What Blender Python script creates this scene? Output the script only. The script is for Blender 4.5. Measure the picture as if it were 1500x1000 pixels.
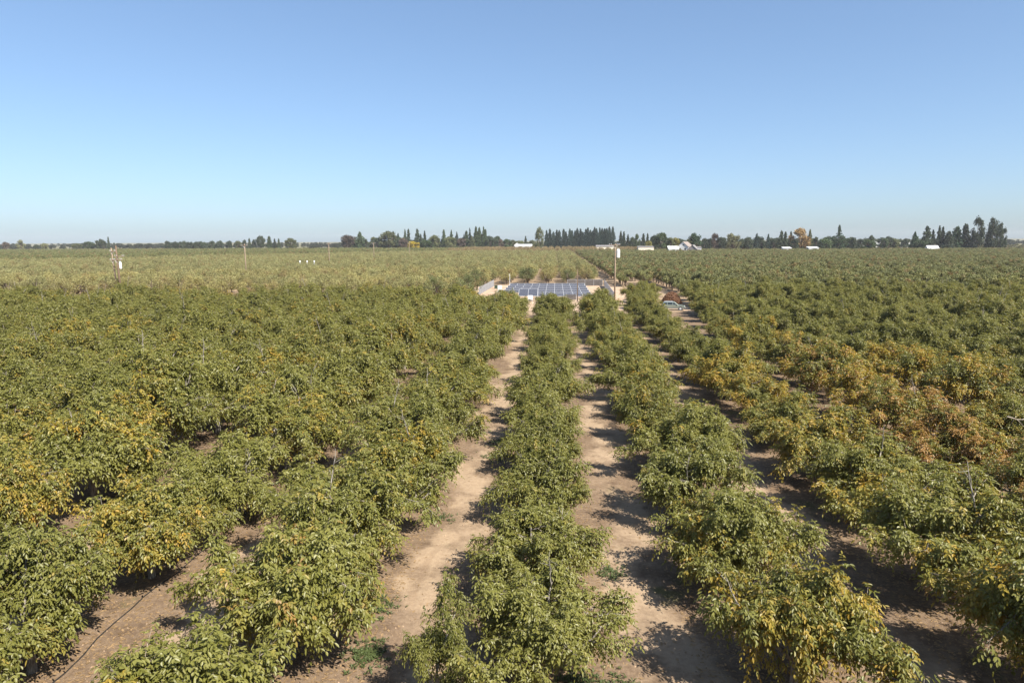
import bpy, math, random
import numpy as np
from mathutils import Vector

# ---------------------------------------------------------------- camera, sky, sun, exposure
sc = bpy.context.scene
for o in list(bpy.data.objects):
    bpy.data.objects.remove(o)
COL = sc.collection
R = math.radians
CAM_H = 13.0
cd = bpy.data.cameras.new('camera')
cd.sensor_width = 36.0
cd.lens = 24.0
cd.clip_start = 0.5
cd.clip_end = 30000
cam = bpy.data.objects.new('camera', cd)
COL.objects.link(cam)
cam.location = (0, 0, CAM_H)
cam.rotation_euler = (R(90 - 8.4), R(0.28), R(3.6))
sc.camera = cam

SUN_EL, SUN_AZ = 46.0, 132.0          # azimuth clockwise from +Y (the way the tree rows run)
w = bpy.data.worlds.new('World')
sc.world = w
w.use_nodes = True
nt = w.node_tree
bg = nt.nodes['Background']
sky = nt.nodes.new('ShaderNodeTexSky')
sky.sky_type = 'NISHITA'
sky.sun_disc = False
sky.sun_elevation = R(SUN_EL)
sky.sun_rotation = R(SUN_AZ)
sky.altitude = 50
sky.air_density = 0.8
sky.dust_density = 1.1
sky.ozone_density = 6.0
ga = nt.nodes.new('ShaderNodeGamma')          # softens the sky's gradient towards the horizon
ga.inputs[1].default_value = 0.74
nt.links.new(sky.outputs[0], ga.inputs[0])
ti = nt.nodes.new('ShaderNodeMix')
ti.data_type = 'RGBA'; ti.blend_type = 'MULTIPLY'
ti.inputs[0].default_value = 1.0
ti.inputs[7].default_value = (0.925, 0.985, 1.02, 1)
nt.links.new(ga.outputs[0], ti.inputs[6])
nt.links.new(ti.outputs[2], bg.inputs[0])
bg.inputs[1].default_value = 0.126
sd = bpy.data.lights.new('sun', 'SUN')
sd.energy = 5.0
sd.angle = R(0.53)
sd.color = (1.0, 0.94, 0.84)
so = bpy.data.objects.new('sun', sd)
COL.objects.link(so)
sv = Vector((math.sin(R(SUN_AZ)) * math.cos(R(SUN_EL)), math.cos(R(SUN_AZ)) * math.cos(R(SUN_EL)), math.sin(R(SUN_EL))))
so.rotation_euler = sv.to_track_quat('Z', 'Y').to_euler()
so.location = (0, 0, 60)
sc.view_settings.view_transform = 'Standard'
sc.view_settings.look = 'None'
sc.view_settings.gamma = 1.0
sc.view_settings.use_curve_mapping = False
sc.view_settings.exposure = 1.1

# ---------------------------------------------------------------- helpers
rnd = random.Random(11)
ROW0, ROWSP, TREESP = -0.6, 7.5, 6.2   # walnut rows: x = ROW0 + k*ROWSP

def tag(o, label=None, cat=None, group=None, kind=None):
    if label: o['label'] = label
    if cat: o['category'] = cat
    if group: o['group'] = group
    if kind: o['kind'] = kind
    return o

def make_mesh(name, V, faces, attr=None, fmat=None, smooth=False):
    """V (N,3); faces: list of int arrays (M,k); attr: (N,3) point vector 'leafrand'; fmat: material index per face"""
    me = bpy.data.meshes.new(name)
    V = np.asarray(V, dtype=np.float32)
    faces = [np.asarray(f, dtype=np.int32) for f in faces if len(f)]
    nl = sum(f.size for f in faces)
    nf = sum(len(f) for f in faces)
    me.vertices.add(len(V)); me.vertices.foreach_set('co', V.ravel())
    me.loops.add(nl); me.loops.foreach_set('vertex_index', np.concatenate([f.ravel() for f in faces]))
    me.polygons.add(nf)
    tot = np.concatenate([np.full(len(f), f.shape[1], np.int32) for f in faces])
    st = np.concatenate([[0], np.cumsum(tot)[:-1]]).astype(np.int32)
    me.polygons.foreach_set('loop_start', st)
    me.polygons.foreach_set('loop_total', tot)
    if fmat is not None:
        me.polygons.foreach_set('material_index', np.asarray(fmat, np.int32))
    me.polygons.foreach_set('use_smooth', np.full(nf, smooth, bool))
    if attr is not None:
        a = me.attributes.new('leafrand', 'FLOAT_VECTOR', 'POINT')
        a.data.foreach_set('vector', np.asarray(attr, np.float32).ravel())
    me.update(); me.validate()
    return me

def link(name, data, mats=(), parent=None, loc=(0, 0, 0), rz=0, sc_=1.0):
    if data is not None and mats and len(data.materials) == 0:
        for m in mats: data.materials.append(m)
    o = bpy.data.objects.new(name, data)
    COL.objects.link(o)
    o.parent = parent
    o.location = loc
    o.rotation_euler = (0, 0, rz)
    o.scale = (sc_, sc_, sc_) if not isinstance(sc_, tuple) else sc_
    return o

class MB:
    def __init__(s): s.V = []; s.F = {3: [], 4: []}; s.n = 0
    def add(s, v, f):
        v = [tuple(p) for p in v]
        s.V += v
        for q in f:
            q = [i + s.n for i in q]
            if len(q) in (3, 4): s.F[len(q)].append(q)
            else:
                for i in range(1, len(q) - 1): s.F[3].append([q[0], q[i], q[i + 1]])
        s.n += len(v)
        return s
    def box(s, x0, x1, y0, y1, z0, z1):
        v = [(x0,y0,z0),(x1,y0,z0),(x1,y1,z0),(x0,y1,z0),(x0,y0,z1),(x1,y0,z1),(x1,y1,z1),(x0,y1,z1)]
        return s.add(v, [(0,3,2,1),(4,5,6,7),(0,1,5,4),(1,2,6,5),(2,3,7,6),(3,0,4,7)])
    def tube(s, pts, rad, n=8, cap=True):
        pts = [Vector(p) for p in pts]
        v = []; f = []
        for i, p in enumerate(pts):
            d = (pts[min(i + 1, len(pts) - 1)] - pts[max(i - 1, 0)])
            d = d.normalized() if d.length > 1e-9 else Vector((0, 0, 1))
            a = d.cross(Vector((0, 0, 1)) if abs(d.z) < .9 else Vector((1, 0, 0))).normalized()
            b = d.cross(a)
            for k in range(n):
                t = 2 * math.pi * k / n
                v.append(p + (a * math.cos(t) + b * math.sin(t)) * rad[i])
        for i in range(len(pts) - 1):
            for k in range(n):
                k2 = (k + 1) % n
                f.append((i * n + k, i * n + k2, (i + 1) * n + k2, (i + 1) * n + k))
        if cap:
            f.append(tuple(range(n))[::-1]); f.append(tuple((len(pts) - 1) * n + k for k in range(n)))
        return s.add(v, f)
    def prism(s, prof, y0, y1):
        """prof: list of (x,z) -> extruded along y"""
        n = len(prof)
        v = [(x, y0, z) for x, z in prof] + [(x, y1, z) for x, z in prof]
        f = [(i, (i + 1) % n, n + (i + 1) % n, n + i) for i in range(n)]
        f.append(tuple(range(n))[::-1]); f.append(tuple(range(n, 2 * n)))
        return s.add(v, f)
    def mesh(s, name, smooth=False):
        return make_mesh(name, np.array(s.V, np.float32).reshape(-1, 3), [s.F[3], s.F[4]], smooth=smooth)
    def build(s, name, mat, parent=None, loc=(0, 0, 0), rz=0, smooth=False, bevel=0):
        o = link(name, s.mesh(name, smooth), (mat,), parent, loc, rz)
        if bevel:
            m = o.modifiers.new('bevel', 'BEVEL'); m.width = bevel; m.segments = 2; m.limit_method = 'ANGLE'
        return o

def thing(name, label, cat, loc=(0, 0, 0), rz=0, group=None):
    o = link(name, None, (), None, loc, rz)
    o.empty_display_size = 0.3
    return tag(o, label, cat, group)

# ---- node helpers
def mat_new(name):
    m = bpy.data.materials.new(name); m.use_nodes = True
    n = m.node_tree
    for x in list(n.nodes):
        if x.type != 'OUTPUT_MATERIAL' and x.type != 'BSDF_PRINCIPLED': n.nodes.remove(x)
    return m, n, n.nodes['Principled BSDF'], n.nodes['Material Output']
class NG:
    def __init__(s, n): s.n = n
    def node(s, t, **kw):
        x = s.n.nodes.new(t)
        for k, v in kw.items(): setattr(x, k, v)
        return x
    def set(s, sock, v):
        if hasattr(v, 'is_output') or isinstance(v, bpy.types.NodeSocket): s.n.links.new(v, sock)
        else: sock.default_value = v
    def math(s, op, a, b=0.0, c=0.0, clamp=False):
        x = s.node('ShaderNodeMath', operation=op, use_clamp=clamp)
        s.set(x.inputs[0], a); s.set(x.inputs[1], b); s.set(x.inputs[2], c)
        return x.outputs[0]
    def vmath(s, op, a, b=(0, 0, 0)):
        x = s.node('ShaderNodeVectorMath', operation=op)
        s.set(x.inputs[0], a); s.set(x.inputs[1], b)
        return x.outputs[0]
    def ramp(s, v, a, b):
        x = s.node('ShaderNodeMapRange', interpolation_type='SMOOTHSTEP')
        s.set(x.inputs[0], v); s.set(x.inputs[1], a); s.set(x.inputs[2], b); x.inputs[3].default_value = 0; x.inputs[4].default_value = 1
        return x.outputs[0]
    def mix(s, f, a, b, mode='MIX'):
        x = s.node('ShaderNodeMix', data_type='RGBA', blend_type=mode)
        s.set(x.inputs[0], f)
        s.set(x.inputs[6], a if not isinstance(a, tuple) else (*a, 1)[:4]); s.set(x.inputs[7], b if not isinstance(b, tuple) else (*b, 1)[:4])
        return x.outputs[2]
    def noise(s, vec, scale, detail=3, rough=.55, dist=0.0):
        x = s.node('ShaderNodeTexNoise')
        s.set(x.inputs['Vector'], vec); x.inputs['Scale'].default_value = scale; x.inputs['Detail'].default_value = detail
        x.inputs['Roughness'].default_value = rough; x.inputs['Distortion'].default_value = dist
        return x.outputs[0]
    def sep(s, v):
        x = s.node('ShaderNodeSeparateXYZ'); s.set(x.inputs[0], v); return x.outputs
    def comb(s, x_, y_, z_):
        x = s.node('ShaderNodeCombineXYZ'); s.set(x.inputs[0], x_); s.set(x.inputs[1], y_); s.set(x.inputs[2], z_); return x.outputs[0]
    def bump(s, h, strength, dist):
        x = s.node('ShaderNodeBump'); s.set(x.inputs['Height'], h); x.inputs['Strength'].default_value = strength; x.inputs['Distance'].default_value = dist
        return x.outputs[0]

def simple(name, col, rough=.7, metal=0.0, var=.15, scale=3.0, spec=.4, coat=0.0):
    m, n, b, o = mat_new(name); g = NG(n)
    geo = g.node('ShaderNodeTexCoord')
    nz = g.noise(geo.outputs['Object'], scale, 4)
    c = g.mix(g.ramp(nz, .3, .7), tuple(x * (1 - var) for x in col), tuple(min(1, x * (1 + var)) for x in col))
    n.links.new(c, b.inputs['Base Color'])
    b.inputs['Roughness'].default_value = rough; b.inputs['Metallic'].default_value = metal
    b.inputs['Specular IOR Level'].default_value = spec; b.inputs['Coat Weight'].default_value = coat
    n.links.new(g.bump(g.noise(geo.outputs['Object'], scale * 6, 3), .25, .02), b.inputs['Normal'])
    return m

def leaf_out(n, g, b, out, col, transl=.28, rough=.5, spec=.35):
    n.links.new(col, b.inputs['Base Color'])
    b.inputs['Roughness'].default_value = rough
    b.inputs['Specular IOR Level'].default_value = spec
    tr = g.node('ShaderNodeBsdfTranslucent')
    n.links.new(g.mix(1.0, col, (1.25, 1.15, .55), 'MULTIPLY'), tr.inputs[0])
    mx = g.node('ShaderNodeMixShader'); mx.inputs[0].default_value = transl
    n.links.new(b.outputs[0], mx.inputs[1]); n.links.new(tr.outputs[0], mx.inputs[2])
    n.links.new(mx.outputs[0], out.inputs[0])

def mat_walnut():
    """object colour: r = share of yellow leaves, g = share of brown leaves"""
    m, n, b, out = mat_new('walnut_leaf'); g = NG(n)
    at = g.node('ShaderNodeAttribute', attribute_name='leafrand')
    r1, r2, r3 = g.sep(at.outputs['Vector'])
    oi = g.node('ShaderNodeObjectInfo')
    yl, br, _ = g.sep(oi.outputs['Color'])
    rr = oi.outputs['Random']
    sh = g.math('FRACT', g.math('ADD', r2, rr))
    score = g.math('ADD', g.math('MULTIPLY', sh, .74), g.math('MULTIPLY', r1, .26))
    ymask = g.math('MULTIPLY', g.ramp(g.math('ADD', score, yl), .83, 1.20), .95)
    sh2 = g.math('FRACT', g.math('ADD', g.math('MULTIPLY', r2, 7.3), rr))
    bmask = g.ramp(g.math('ADD', g.math('ADD', g.math('MULTIPLY', sh2, .6), g.math('MULTIPLY', r3, .4)), br), .93, 1.1)
    hue = g.math('ADD', g.math('MULTIPLY', r3, .6), g.math('MULTIPLY', rr, .4))
    green = g.mix(hue, GREEN_A, GREEN_B)
    green = g.mix(g.math('MULTIPLY', r1, .45), green, GREEN_C)
    yel = g.mix(r3, (.30, .26, .045), (.40, .24, .030))
    c = g.mix(ymask, green, yel)
    c = g.mix(bmask, c, g.mix(r1, (.27, .155, .052), (.38, .225, .062)))
    leaf_out(n, g, b, out, c, .36, .45, .42)
    return m
GREEN_A, GREEN_B, GREEN_C = (.102, .110, .019), (.182, .178, .035), (.30, .284, .088)

def mat_foliage(name, transl=.2, dark=.55, light=1.35, warm=0.0):
    """base colour is the object's own colour; leaves vary around it"""
    m, n, b, out = mat_new(name); g = NG(n)
    at = g.node('ShaderNodeAttribute', attribute_name='leafrand')
    r1, r2, r3 = g.sep(at.outputs['Vector'])
    oi = g.node('ShaderNodeObjectInfo')
    v = g.math('ADD', g.math('MULTIPLY', r1, .5), g.math('MULTIPLY', oi.outputs['Random'], .5))
    k = g.math('ADD', dark, g.math('MULTIPLY', v, light - dark))
    c = g.mix(1.0, oi.outputs['Color'], g.comb(k, k, k), 'MULTIPLY')
    if warm:
        sh = g.math('FRACT', g.math('ADD', r2, g.math('MULTIPLY', oi.outputs['Random'], 3.7)))
        c = g.mix(g.ramp(sh, 1 - warm * 1.6, 1.0), c, (.23, .165, .075))
    leaf_out(n, g, b, out, c, transl, .6, .25)
    return m

def mat_bark(name, a, b_):
    m, n, b, out = mat_new(name); g = NG(n)
    tc = g.node('ShaderNodeTexCoord')
    p = g.vmath('MULTIPLY', tc.outputs['Object'], (9, 9, 2.2))
    c = g.mix(g.ramp(g.noise(p, 2.0, 5), .35, .65), a, b_)
    n.links.new(c, b.inputs['Base Color']); b.inputs['Roughness'].default_value = .85; b.inputs['Specular IOR Level'].default_value = .2
    n.links.new(g.bump(g.noise(p, 4.0, 4), .6, .02), b.inputs['Normal'])
    return m

M_WALNUT = mat_walnut()
M_BARK = mat_bark('walnut_bark', (.13, .11, .09), (.30, .27, .23))
M_TWIG = mat_bark('twig_bark', (.16, .13, .10), (.34, .29, .23))
M_PALE = mat_foliage('pale_orchard_leaf', .2, .65, 1.35, .14)
M_FOL = mat_foliage('foliage', .15, .5, 1.4)
M_FOLB = mat_bark('far_bark', (.10, .075, .055), (.2, .16, .12))
# ---------------------------------------------------------------- ground
def mat_ground():
    m, n, b, out = mat_new('orchard_soil'); g = NG(n)
    geo = g.node('ShaderNodeNewGeometry'); P = geo.outputs['Position']
    X, Y, Z = g.sep(P)
    n1 = g.noise(P, .16, 4, .6)                       # broad patches
    n2 = g.noise(P, .75, 4, .62)
    n3 = g.noise(P, 5.0, 5, .65)
    n4 = g.noise(P, 38.0, 3, .6)
    wig = g.math('MULTIPLY', g.math('SINE', g.math('ADD', g.math('MULTIPLY', Y, 2 * math.pi / (TREESP * 2)), g.math('MULTIPLY', n1, 3.0))), .75)
    xx = g.math('ADD', g.math('ADD', X, wig), g.math('MULTIPLY', g.math('SUBTRACT', n1, .5), 3.2))
    u = g.math('SUBTRACT', g.math('FRACT', g.math('DIVIDE', g.math('SUBTRACT', xx, ROW0), ROWSP)), .5)
    d = g.math('MULTIPLY', g.math('ABSOLUTE', u), ROWSP)       # metres from the middle of the lane
    d = g.math('ADD', d, g.math('MULTIPLY', g.math('SUBTRACT', n2, .5), 2.4))
    pale = g.math('SUBTRACT', 1.0, g.ramp(d, .6, 1.5))
    pale = g.math('MULTIPLY', pale, g.math('ADD', .30, g.math('MULTIPLY', g.ramp(g.noise(g.vmath('ADD', P, (3, 17, 0)), .30, 4, .6), .40, .54), .70)))
    far = g.ramp(Y, 120, 128)
    pale = g.math('MAXIMUM', pale, g.math('MULTIPLY', far, g.ramp(n1, .35, .6)))
    soil = g.mix(g.ramp(n3, .3, .7), (.150, .103, .067), (.235, .168, .112))
    soil = g.mix(g.ramp(n2, .45, .75), soil, (.112, .075, .048))
    dust = g.mix(g.ramp(n3, .25, .75), (.300, .216, .142), (.370, .275, .183))
    c = g.mix(pale, soil, dust)
    # dry leaf fragments and straw
    vo = g.node('ShaderNodeTexVoronoi'); vo.inputs['Scale'].default_value = 11.0; n.links.new(P, vo.inputs['Vector'])
    fleck = g.math('MULTIPLY', g.math('SUBTRACT', 1.0, g.ramp(vo.outputs['Distance'], .16, .3)), g.ramp(g.noise(P, 1.7, 3), .42, .62))
    fleck = g.math('MULTIPLY', fleck, g.math('SUBTRACT', 1.0, g.math('MULTIPLY', pale, .75)))
    c = g.mix(g.math('MULTIPLY', fleck, .7), c, (.36, .25, .135))
    # wheel tracks pressed into the lane
    dl = g.math('MULTIPLY', g.math('ABSOLUTE', g.math('SUBTRACT', g.math('FRACT', g.math('DIVIDE', g.math('SUBTRACT', g.math('ADD', X, g.math('MULTIPLY', g.math('SUBTRACT', n1, .5), 1.6)), ROW0), ROWSP)), .5)), ROWSP)
    trk = g.math('MULTIPLY', g.math('SUBTRACT', 1.0, g.ramp(g.math('ABSOLUTE', g.math('SUBTRACT', dl, .82)), .08, .24)), g.ramp(n2, .40, .62))
    c = g.mix(g.math('MULTIPLY', trk, .40), c, (.215, .145, .092))
    # thin weeds
    wd = g.math('MULTIPLY', g.ramp(g.noise(g.vmath('ADD', P, (31, 7, 0)), .33, 4, .6), .60, .72), g.math('SUBTRACT', 1.0, pale))
    c = g.mix(g.math('MULTIPLY', wd, g.ramp(n4, .3, .6)), c, (.105, .115, .038))
    c = g.mix(g.math('MULTIPLY', g.ramp(n4, .35, .7), .35), c, g.mix(1.0, c, (.6, .58, .55), 'MULTIPLY'))
    c = g.mix(g.ramp(Y, 640, 760), c, g.mix(g.ramp(n1, .4, .6), (.115, .112, .055), (.17, .15, .08)))     # distant cropland
    n.links.new(c, b.inputs['Base Color'])
    b.inputs['Roughness'].default_value = .95; b.inputs['Specular IOR Level'].default_value = .12
    h = g.math('ADD', g.math('MULTIPLY', n3, .6), g.math('MULTIPLY', n4, .35))
    n.links.new(g.bump(h, .7, .06), b.inputs['Normal'])
    return m

def gz(x, y):
    """gentle relief of the orchard floor near the camera"""
    f = np.clip((75 - y) / 20, 0, 1) * np.clip((y - 0) / 5, 0, 1) * np.clip((70 - abs(x)) / 15, 0, 1)
    z = .045 * np.sin(x * 1.3 + .7 * np.sin(y * .9)) * np.sin(y * 1.1 + 1.3 * np.sin(x * .6)) + .03 * np.sin(x * 2 * np.pi / ROWSP + .5) + .018 * np.sin(x * 4.1 + 2) * np.sin(y * 3.7 + x)
    return z * f - .02 * f
xs = np.concatenate([-np.geomspace(9000, 75, 22), np.arange(-70, 70.1, .35), np.geomspace(75, 9000, 22)])
ys = np.concatenate([[-600, -150, -30, 0, 6], np.arange(9, 76, .35), np.geomspace(80, 14000, 30)])
GX, GY = np.meshgrid(xs, ys)
V = np.stack([GX, GY, gz(GX, GY)], -1).reshape(-1, 3)
nx, ny = len(xs), len(ys)
ii = (np.arange(ny - 1)[:, None] * nx + np.arange(nx - 1)[None, :]).ravel()
M_GROUND = mat_ground()
tag(link('ground', make_mesh('ground', V, [np.stack([ii, ii + 1, ii + 1 + nx, ii + nx], -1)], smooth=True), (M_GROUND,)), kind='structure')

def mat_dust():
    m, n, b, out = mat_new('packed_dirt'); g = NG(n)
    P = g.node('ShaderNodeNewGeometry').outputs['Position']
    c = g.mix(g.ramp(g.noise(P, .22, 4), .35, .65), (.36, .255, .175), (.46, .34, .24))
    c = g.mix(g.math('MULTIPLY', g.ramp(g.noise(P, 1.4, 5), .5, .75), .5), c, (.24, .165, .105))
    n.links.new(c, b.inputs['Base Color']); b.inputs['Roughness'].default_value = .95; b.inputs['Specular IOR Level'].default_value = .1
    n.links.new(g.bump(g.noise(P, 4, 4), .5, .05), b.inputs['Normal'])
    return m
M_DUST = mat_dust()
def sheet(name, x0, x1, y0, y1, z, mat):
    n = 40; t = np.linspace(0, 1, n + 1)
    r = np.random.default_rng(5)
    a = np.stack([x0 + (x1 - x0) * t, y0 + r.normal(0, .35, n + 1), np.full(n + 1, z)], -1)
    c = np.stack([x0 + (x1 - x0) * t, y1 + r.normal(0, .35, n + 1), np.full(n + 1, z)], -1)
    i = np.arange(n)
    return tag(link(name, make_mesh(name, np.concatenate([a, c]), [np.stack([i, i + 1, i + 2 + n, i + 1 + n], -1)]), (mat,)), kind='structure')
sheet('farm_road', -420, 420, 127.5, 145, .006, M_DUST)
sheet('solar_yard', -24, 18.5, 145.6, 201, .012, M_DUST)

# ---------------------------------------------------------------- tree builders
UP = np.array([0, 0, 1.0])
def nrm(v): return v / (np.linalg.norm(v, axis=-1, keepdims=True) + 1e-9)
def grow(rng, p, d, L, n, wob, trop):
    """polyline of n+1 points; trop bends it up (+) or lets it droop (-)"""
    pts = [np.array(p, float)]; d = nrm(np.array(d, float))
    for i in range(n):
        d = nrm(d + rng.normal(0, wob, 3) + UP * trop)
        pts.append(pts[-1] + d * L / n)
    return np.array(pts)
def along(pts, t):
    n = len(pts) - 1; i = min(int(t * n), n - 1); f = t * n - i
    return pts[i] * (1 - f) + pts[i + 1] * f, nrm(pts[i + 1] - pts[i])

def compound_leaves(rng, O, D, L, r2, nl=7, ll=.132, lw=.068):
    """pinnate leaves: O origins, D directions, L lengths -> verts, tris, attr"""
    n = len(O)
    D = nrm(D); S = nrm(np.cross(D, UP) + 1e-4)
    r1 = rng.random(n); r3 = rng.random(n)
    droop = .35 + .5 * rng.random(n)
    VV = []; AA = []
    npair = (nl - 1) // 2
    specs = [(1.0, 0)] + [(1.0 - .27 * (j + 1) + .06, s) for j in range(npair) for s in (-1, 1)]
    for t, s in specs:
        base = O + D * (t * L)[:, None] - UP * (droop * L * t * t)[:, None]
        hang = .45 + .75 * rng.random(n)
        ld = nrm(D * (.55 + .5 * (s == 0)) + S * s * .85 - UP * hang[:, None] + rng.normal(0, .16, (n, 3)))
        wv = nrm(np.cross(ld, UP + D * .4 + rng.normal(0, .45, (n, 3))))
        nv = np.cross(wv, ld)
        l = ll * (.6 + .7 * rng.random(n)) * (1.15 if s == 0 else 1.0)
        h = (lw * .5 * (.8 + .4 * rng.random(n)))[:, None]
        tip = base + ld * l[:, None] - UP * (l * .12)[:, None]
        m1 = base + ld * (l * .28)[:, None]; m2 = base + ld * (l * .68)[:, None] - UP * (l * .03)[:, None]
        VV.append(np.stack([base, m1 + wv * h * .85 + nv * h * .3, m2 + wv * h * .9 + nv * h * .3, tip, m2 - wv * h * .9 + nv * h * .3, m1 - wv * h * .85 + nv * h * .3], 1))
        AA.append(np.stack([np.clip(r1 + rng.normal(0, .12, n), 0, 1), r2, r3], -1)[:, None, :].repeat(6, 1))
    V = np.concatenate(VV).reshape(-1, 3); A = np.concatenate(AA).reshape(-1, 3)
    q = np.arange(len(V) // 6)[:, None] * 6
    F = np.concatenate([q + np.array([[0, 1, 2, 3]]), q + np.array([[0, 3, 4, 5]])])
    return V, F, A

def walnut_meshes(seed, dead=0, leafy=1.0, spread=1.0, nscaf=8):
    rng = np.random.default_rng(seed)
    tb, cb = MB(), MB()
    th = rng.uniform(.9, 1.2)
    lean = rng.normal(0, .05, 2)
    top = np.array([lean[0], lean[1], th])
    tb.tube([(0, 0, -.12), (0, 0, .12), top * .55 + UP * 0, top], [.19, .145, .125, .135], 9)
    shoots = []
    dirs = []
    a0 = rng.uniform(0, 6.28)
    for i in range(nscaf):
        a = a0 + i * 2 * math.pi / nscaf + rng.normal(0, .22)
        el = R([20, 38, 54, 30, 46, 62][i % 6] + rng.normal(0, 5))
        dirs.append((np.array([math.cos(a) * math.cos(el), math.sin(a) * math.cos(el), math.sin(el)]), rng.uniform(1.9, 3.0) * spread))
    dirs.append((np.array([rng.normal(0, .2), rng.normal(0, .2), 1.0]), rng.uniform(2.3, 3.0)))
    for d, L in dirs:
        p = grow(rng, top - UP * rng.uniform(0, .2), d, L, 6, .10, .015)
        tb.tube(p, np.linspace(.085, .022, 7), 6)
        nsec = int(rng.integers(5, 8))
        for j in range(nsec):
            t = .28 + .72 * (j + rng.random() * .6) / nsec
            if rng.random() < .16: continue
            q, dd = along(p, min(t, .99))
            side = nrm(np.cross(dd, UP)) * (1 if j % 2 else -1)
            sd_ = nrm(dd * .55 + side * rng.uniform(.5, 1.0) + UP * rng.uniform(-.15, .55) + rng.normal(0, .2, 3))
            sl = rng.uniform(.7, 1.35) * (1.15 - .35 * t)
            s = grow(rng, q, sd_, sl, 4, .14, .03)
            tb.tube(s, np.linspace(.028, .010, 5), 4)
            nsh = int(rng.integers(6, 9))
            for k in range(nsh):
                tt = .25 + .75 * (k + rng.random()) / nsh
                o, d3 = along(s, min(tt, .99))
                v = nrm(d3 * .7 + rng.normal(0, .55, 3) + UP * rng.uniform(-.15, .5))
                shoots.append(grow(rng, o, v, rng.uniform(.35, .95), 3, .12, -.07))
        q, dd = along(p, .99)
        for k in range(4):
            shoots.append(grow(rng, q, nrm(dd + rng.normal(0, .4, 3) + UP * .2), rng.uniform(.5, 1.0), 3, .1, -.04))
    # long whips that break the outline
    for d, L in dirs:
        if rng.random() < .25: continue
        for rep in range(int(rng.integers(1, 3))):
            q = top + d * L * rng.uniform(.8, 1.0) + rng.normal(0, .15, 3)
            v = nrm(d * np.array([1, 1, .6]) + rng.normal(0, .35, 3) + UP * rng.uniform(-.1, .45))
            p = grow(rng, q, v, rng.uniform(1.0, 1.7), 6, .10, -.06)
            tb.tube(p, np.linspace(.018, .006, 7), 4)
            for k in range(9):
                o, d3 = along(p, .15 + .84 * k / 9)
                shoots.append(grow(rng, o, nrm(d3 + rng.normal(0, .6, 3)), rng.uniform(.22, .5), 3, .12, -.08))
    # bare grey limbs that have lost their leaves
    for k in range(dead):
        d, L = dirs[int(rng.integers(0, len(dirs)))]
        q = top + d * L * rng.uniform(.65, .9)
        p = grow(rng, q, nrm(d + UP * .55 + rng.normal(0, .3, 3)), rng.uniform(1.0, 1.7), 5, .16, .0)
        tb.tube(p, np.linspace(.030, .008, 6), 5)
        for j in range(4):
            o, d3 = along(p, .3 + .17 * j)
            tb.tube(grow(rng, o, nrm(d3 + rng.normal(0, .6, 3)), rng.uniform(.35, .7), 3, .15, 0), [.013, .010, .008, .005], 4)
    O, D, R2 = [], [], []
    cen = np.array([0, 0, 1.2])
    for s in shoots:
        cb.tube(s, [.010, .008, .006, .004], 3, cap=False)
        L = np.linalg.norm(s[-1] - s[0]); n = max(3, int(L / .060 * leafy)); r2 = (rng.random() * .22 + .39 * (.5 + .5 * math.sin(s[1][0] * 1.7 + seed)) + .39 * (.5 + .5 * math.sin(s[1][2] * 1.9 + s[1][1] * 1.5 + seed * 2))) % 1.0
        ph = rng.uniform(0, 6.28)
        for i in range(n):
            t = .12 + .88 * (i + .5) / n
            o, d3 = along(s, min(t, .999))
            a = ph + i * 2.4
            e1 = nrm(np.cross(d3, UP) + 1e-4); e2 = np.cross(e1, d3)
            out = e1 * math.cos(a) + e2 * math.sin(a)
            O.append(o); D.append(d3 * (.45 + .9 * (t > .85)) + out + UP * .12); R2.append(r2)
    O = np.array(O); D = np.array(D); R2 = np.array(R2)
    V, F, A = compound_leaves(rng, O, D, rng.uniform(.26, .42, len(O)), R2)
    nV = len(cb.V); Vt = np.array(cb.V)
    Vall = np.concatenate([Vt, V]); Aall = np.concatenate([np.zeros((nV, 3)), A])
    quads = np.array(cb.F[4]); tris = F + nV
    me = make_mesh('walnut_crown', Vall, [np.concatenate([quads, tris])], Aall, np.concatenate([np.ones(len(quads)), np.zeros(len(tris))]))
    print('walnut leaves', len(O), 'tris', len(tris))
    me.materials.append(M_WALNUT); me.materials.append(M_TWIG)
    tm = tb.mesh('walnut_trunk', True); tm.materials.append(M_BARK)
    return tm, me

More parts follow.
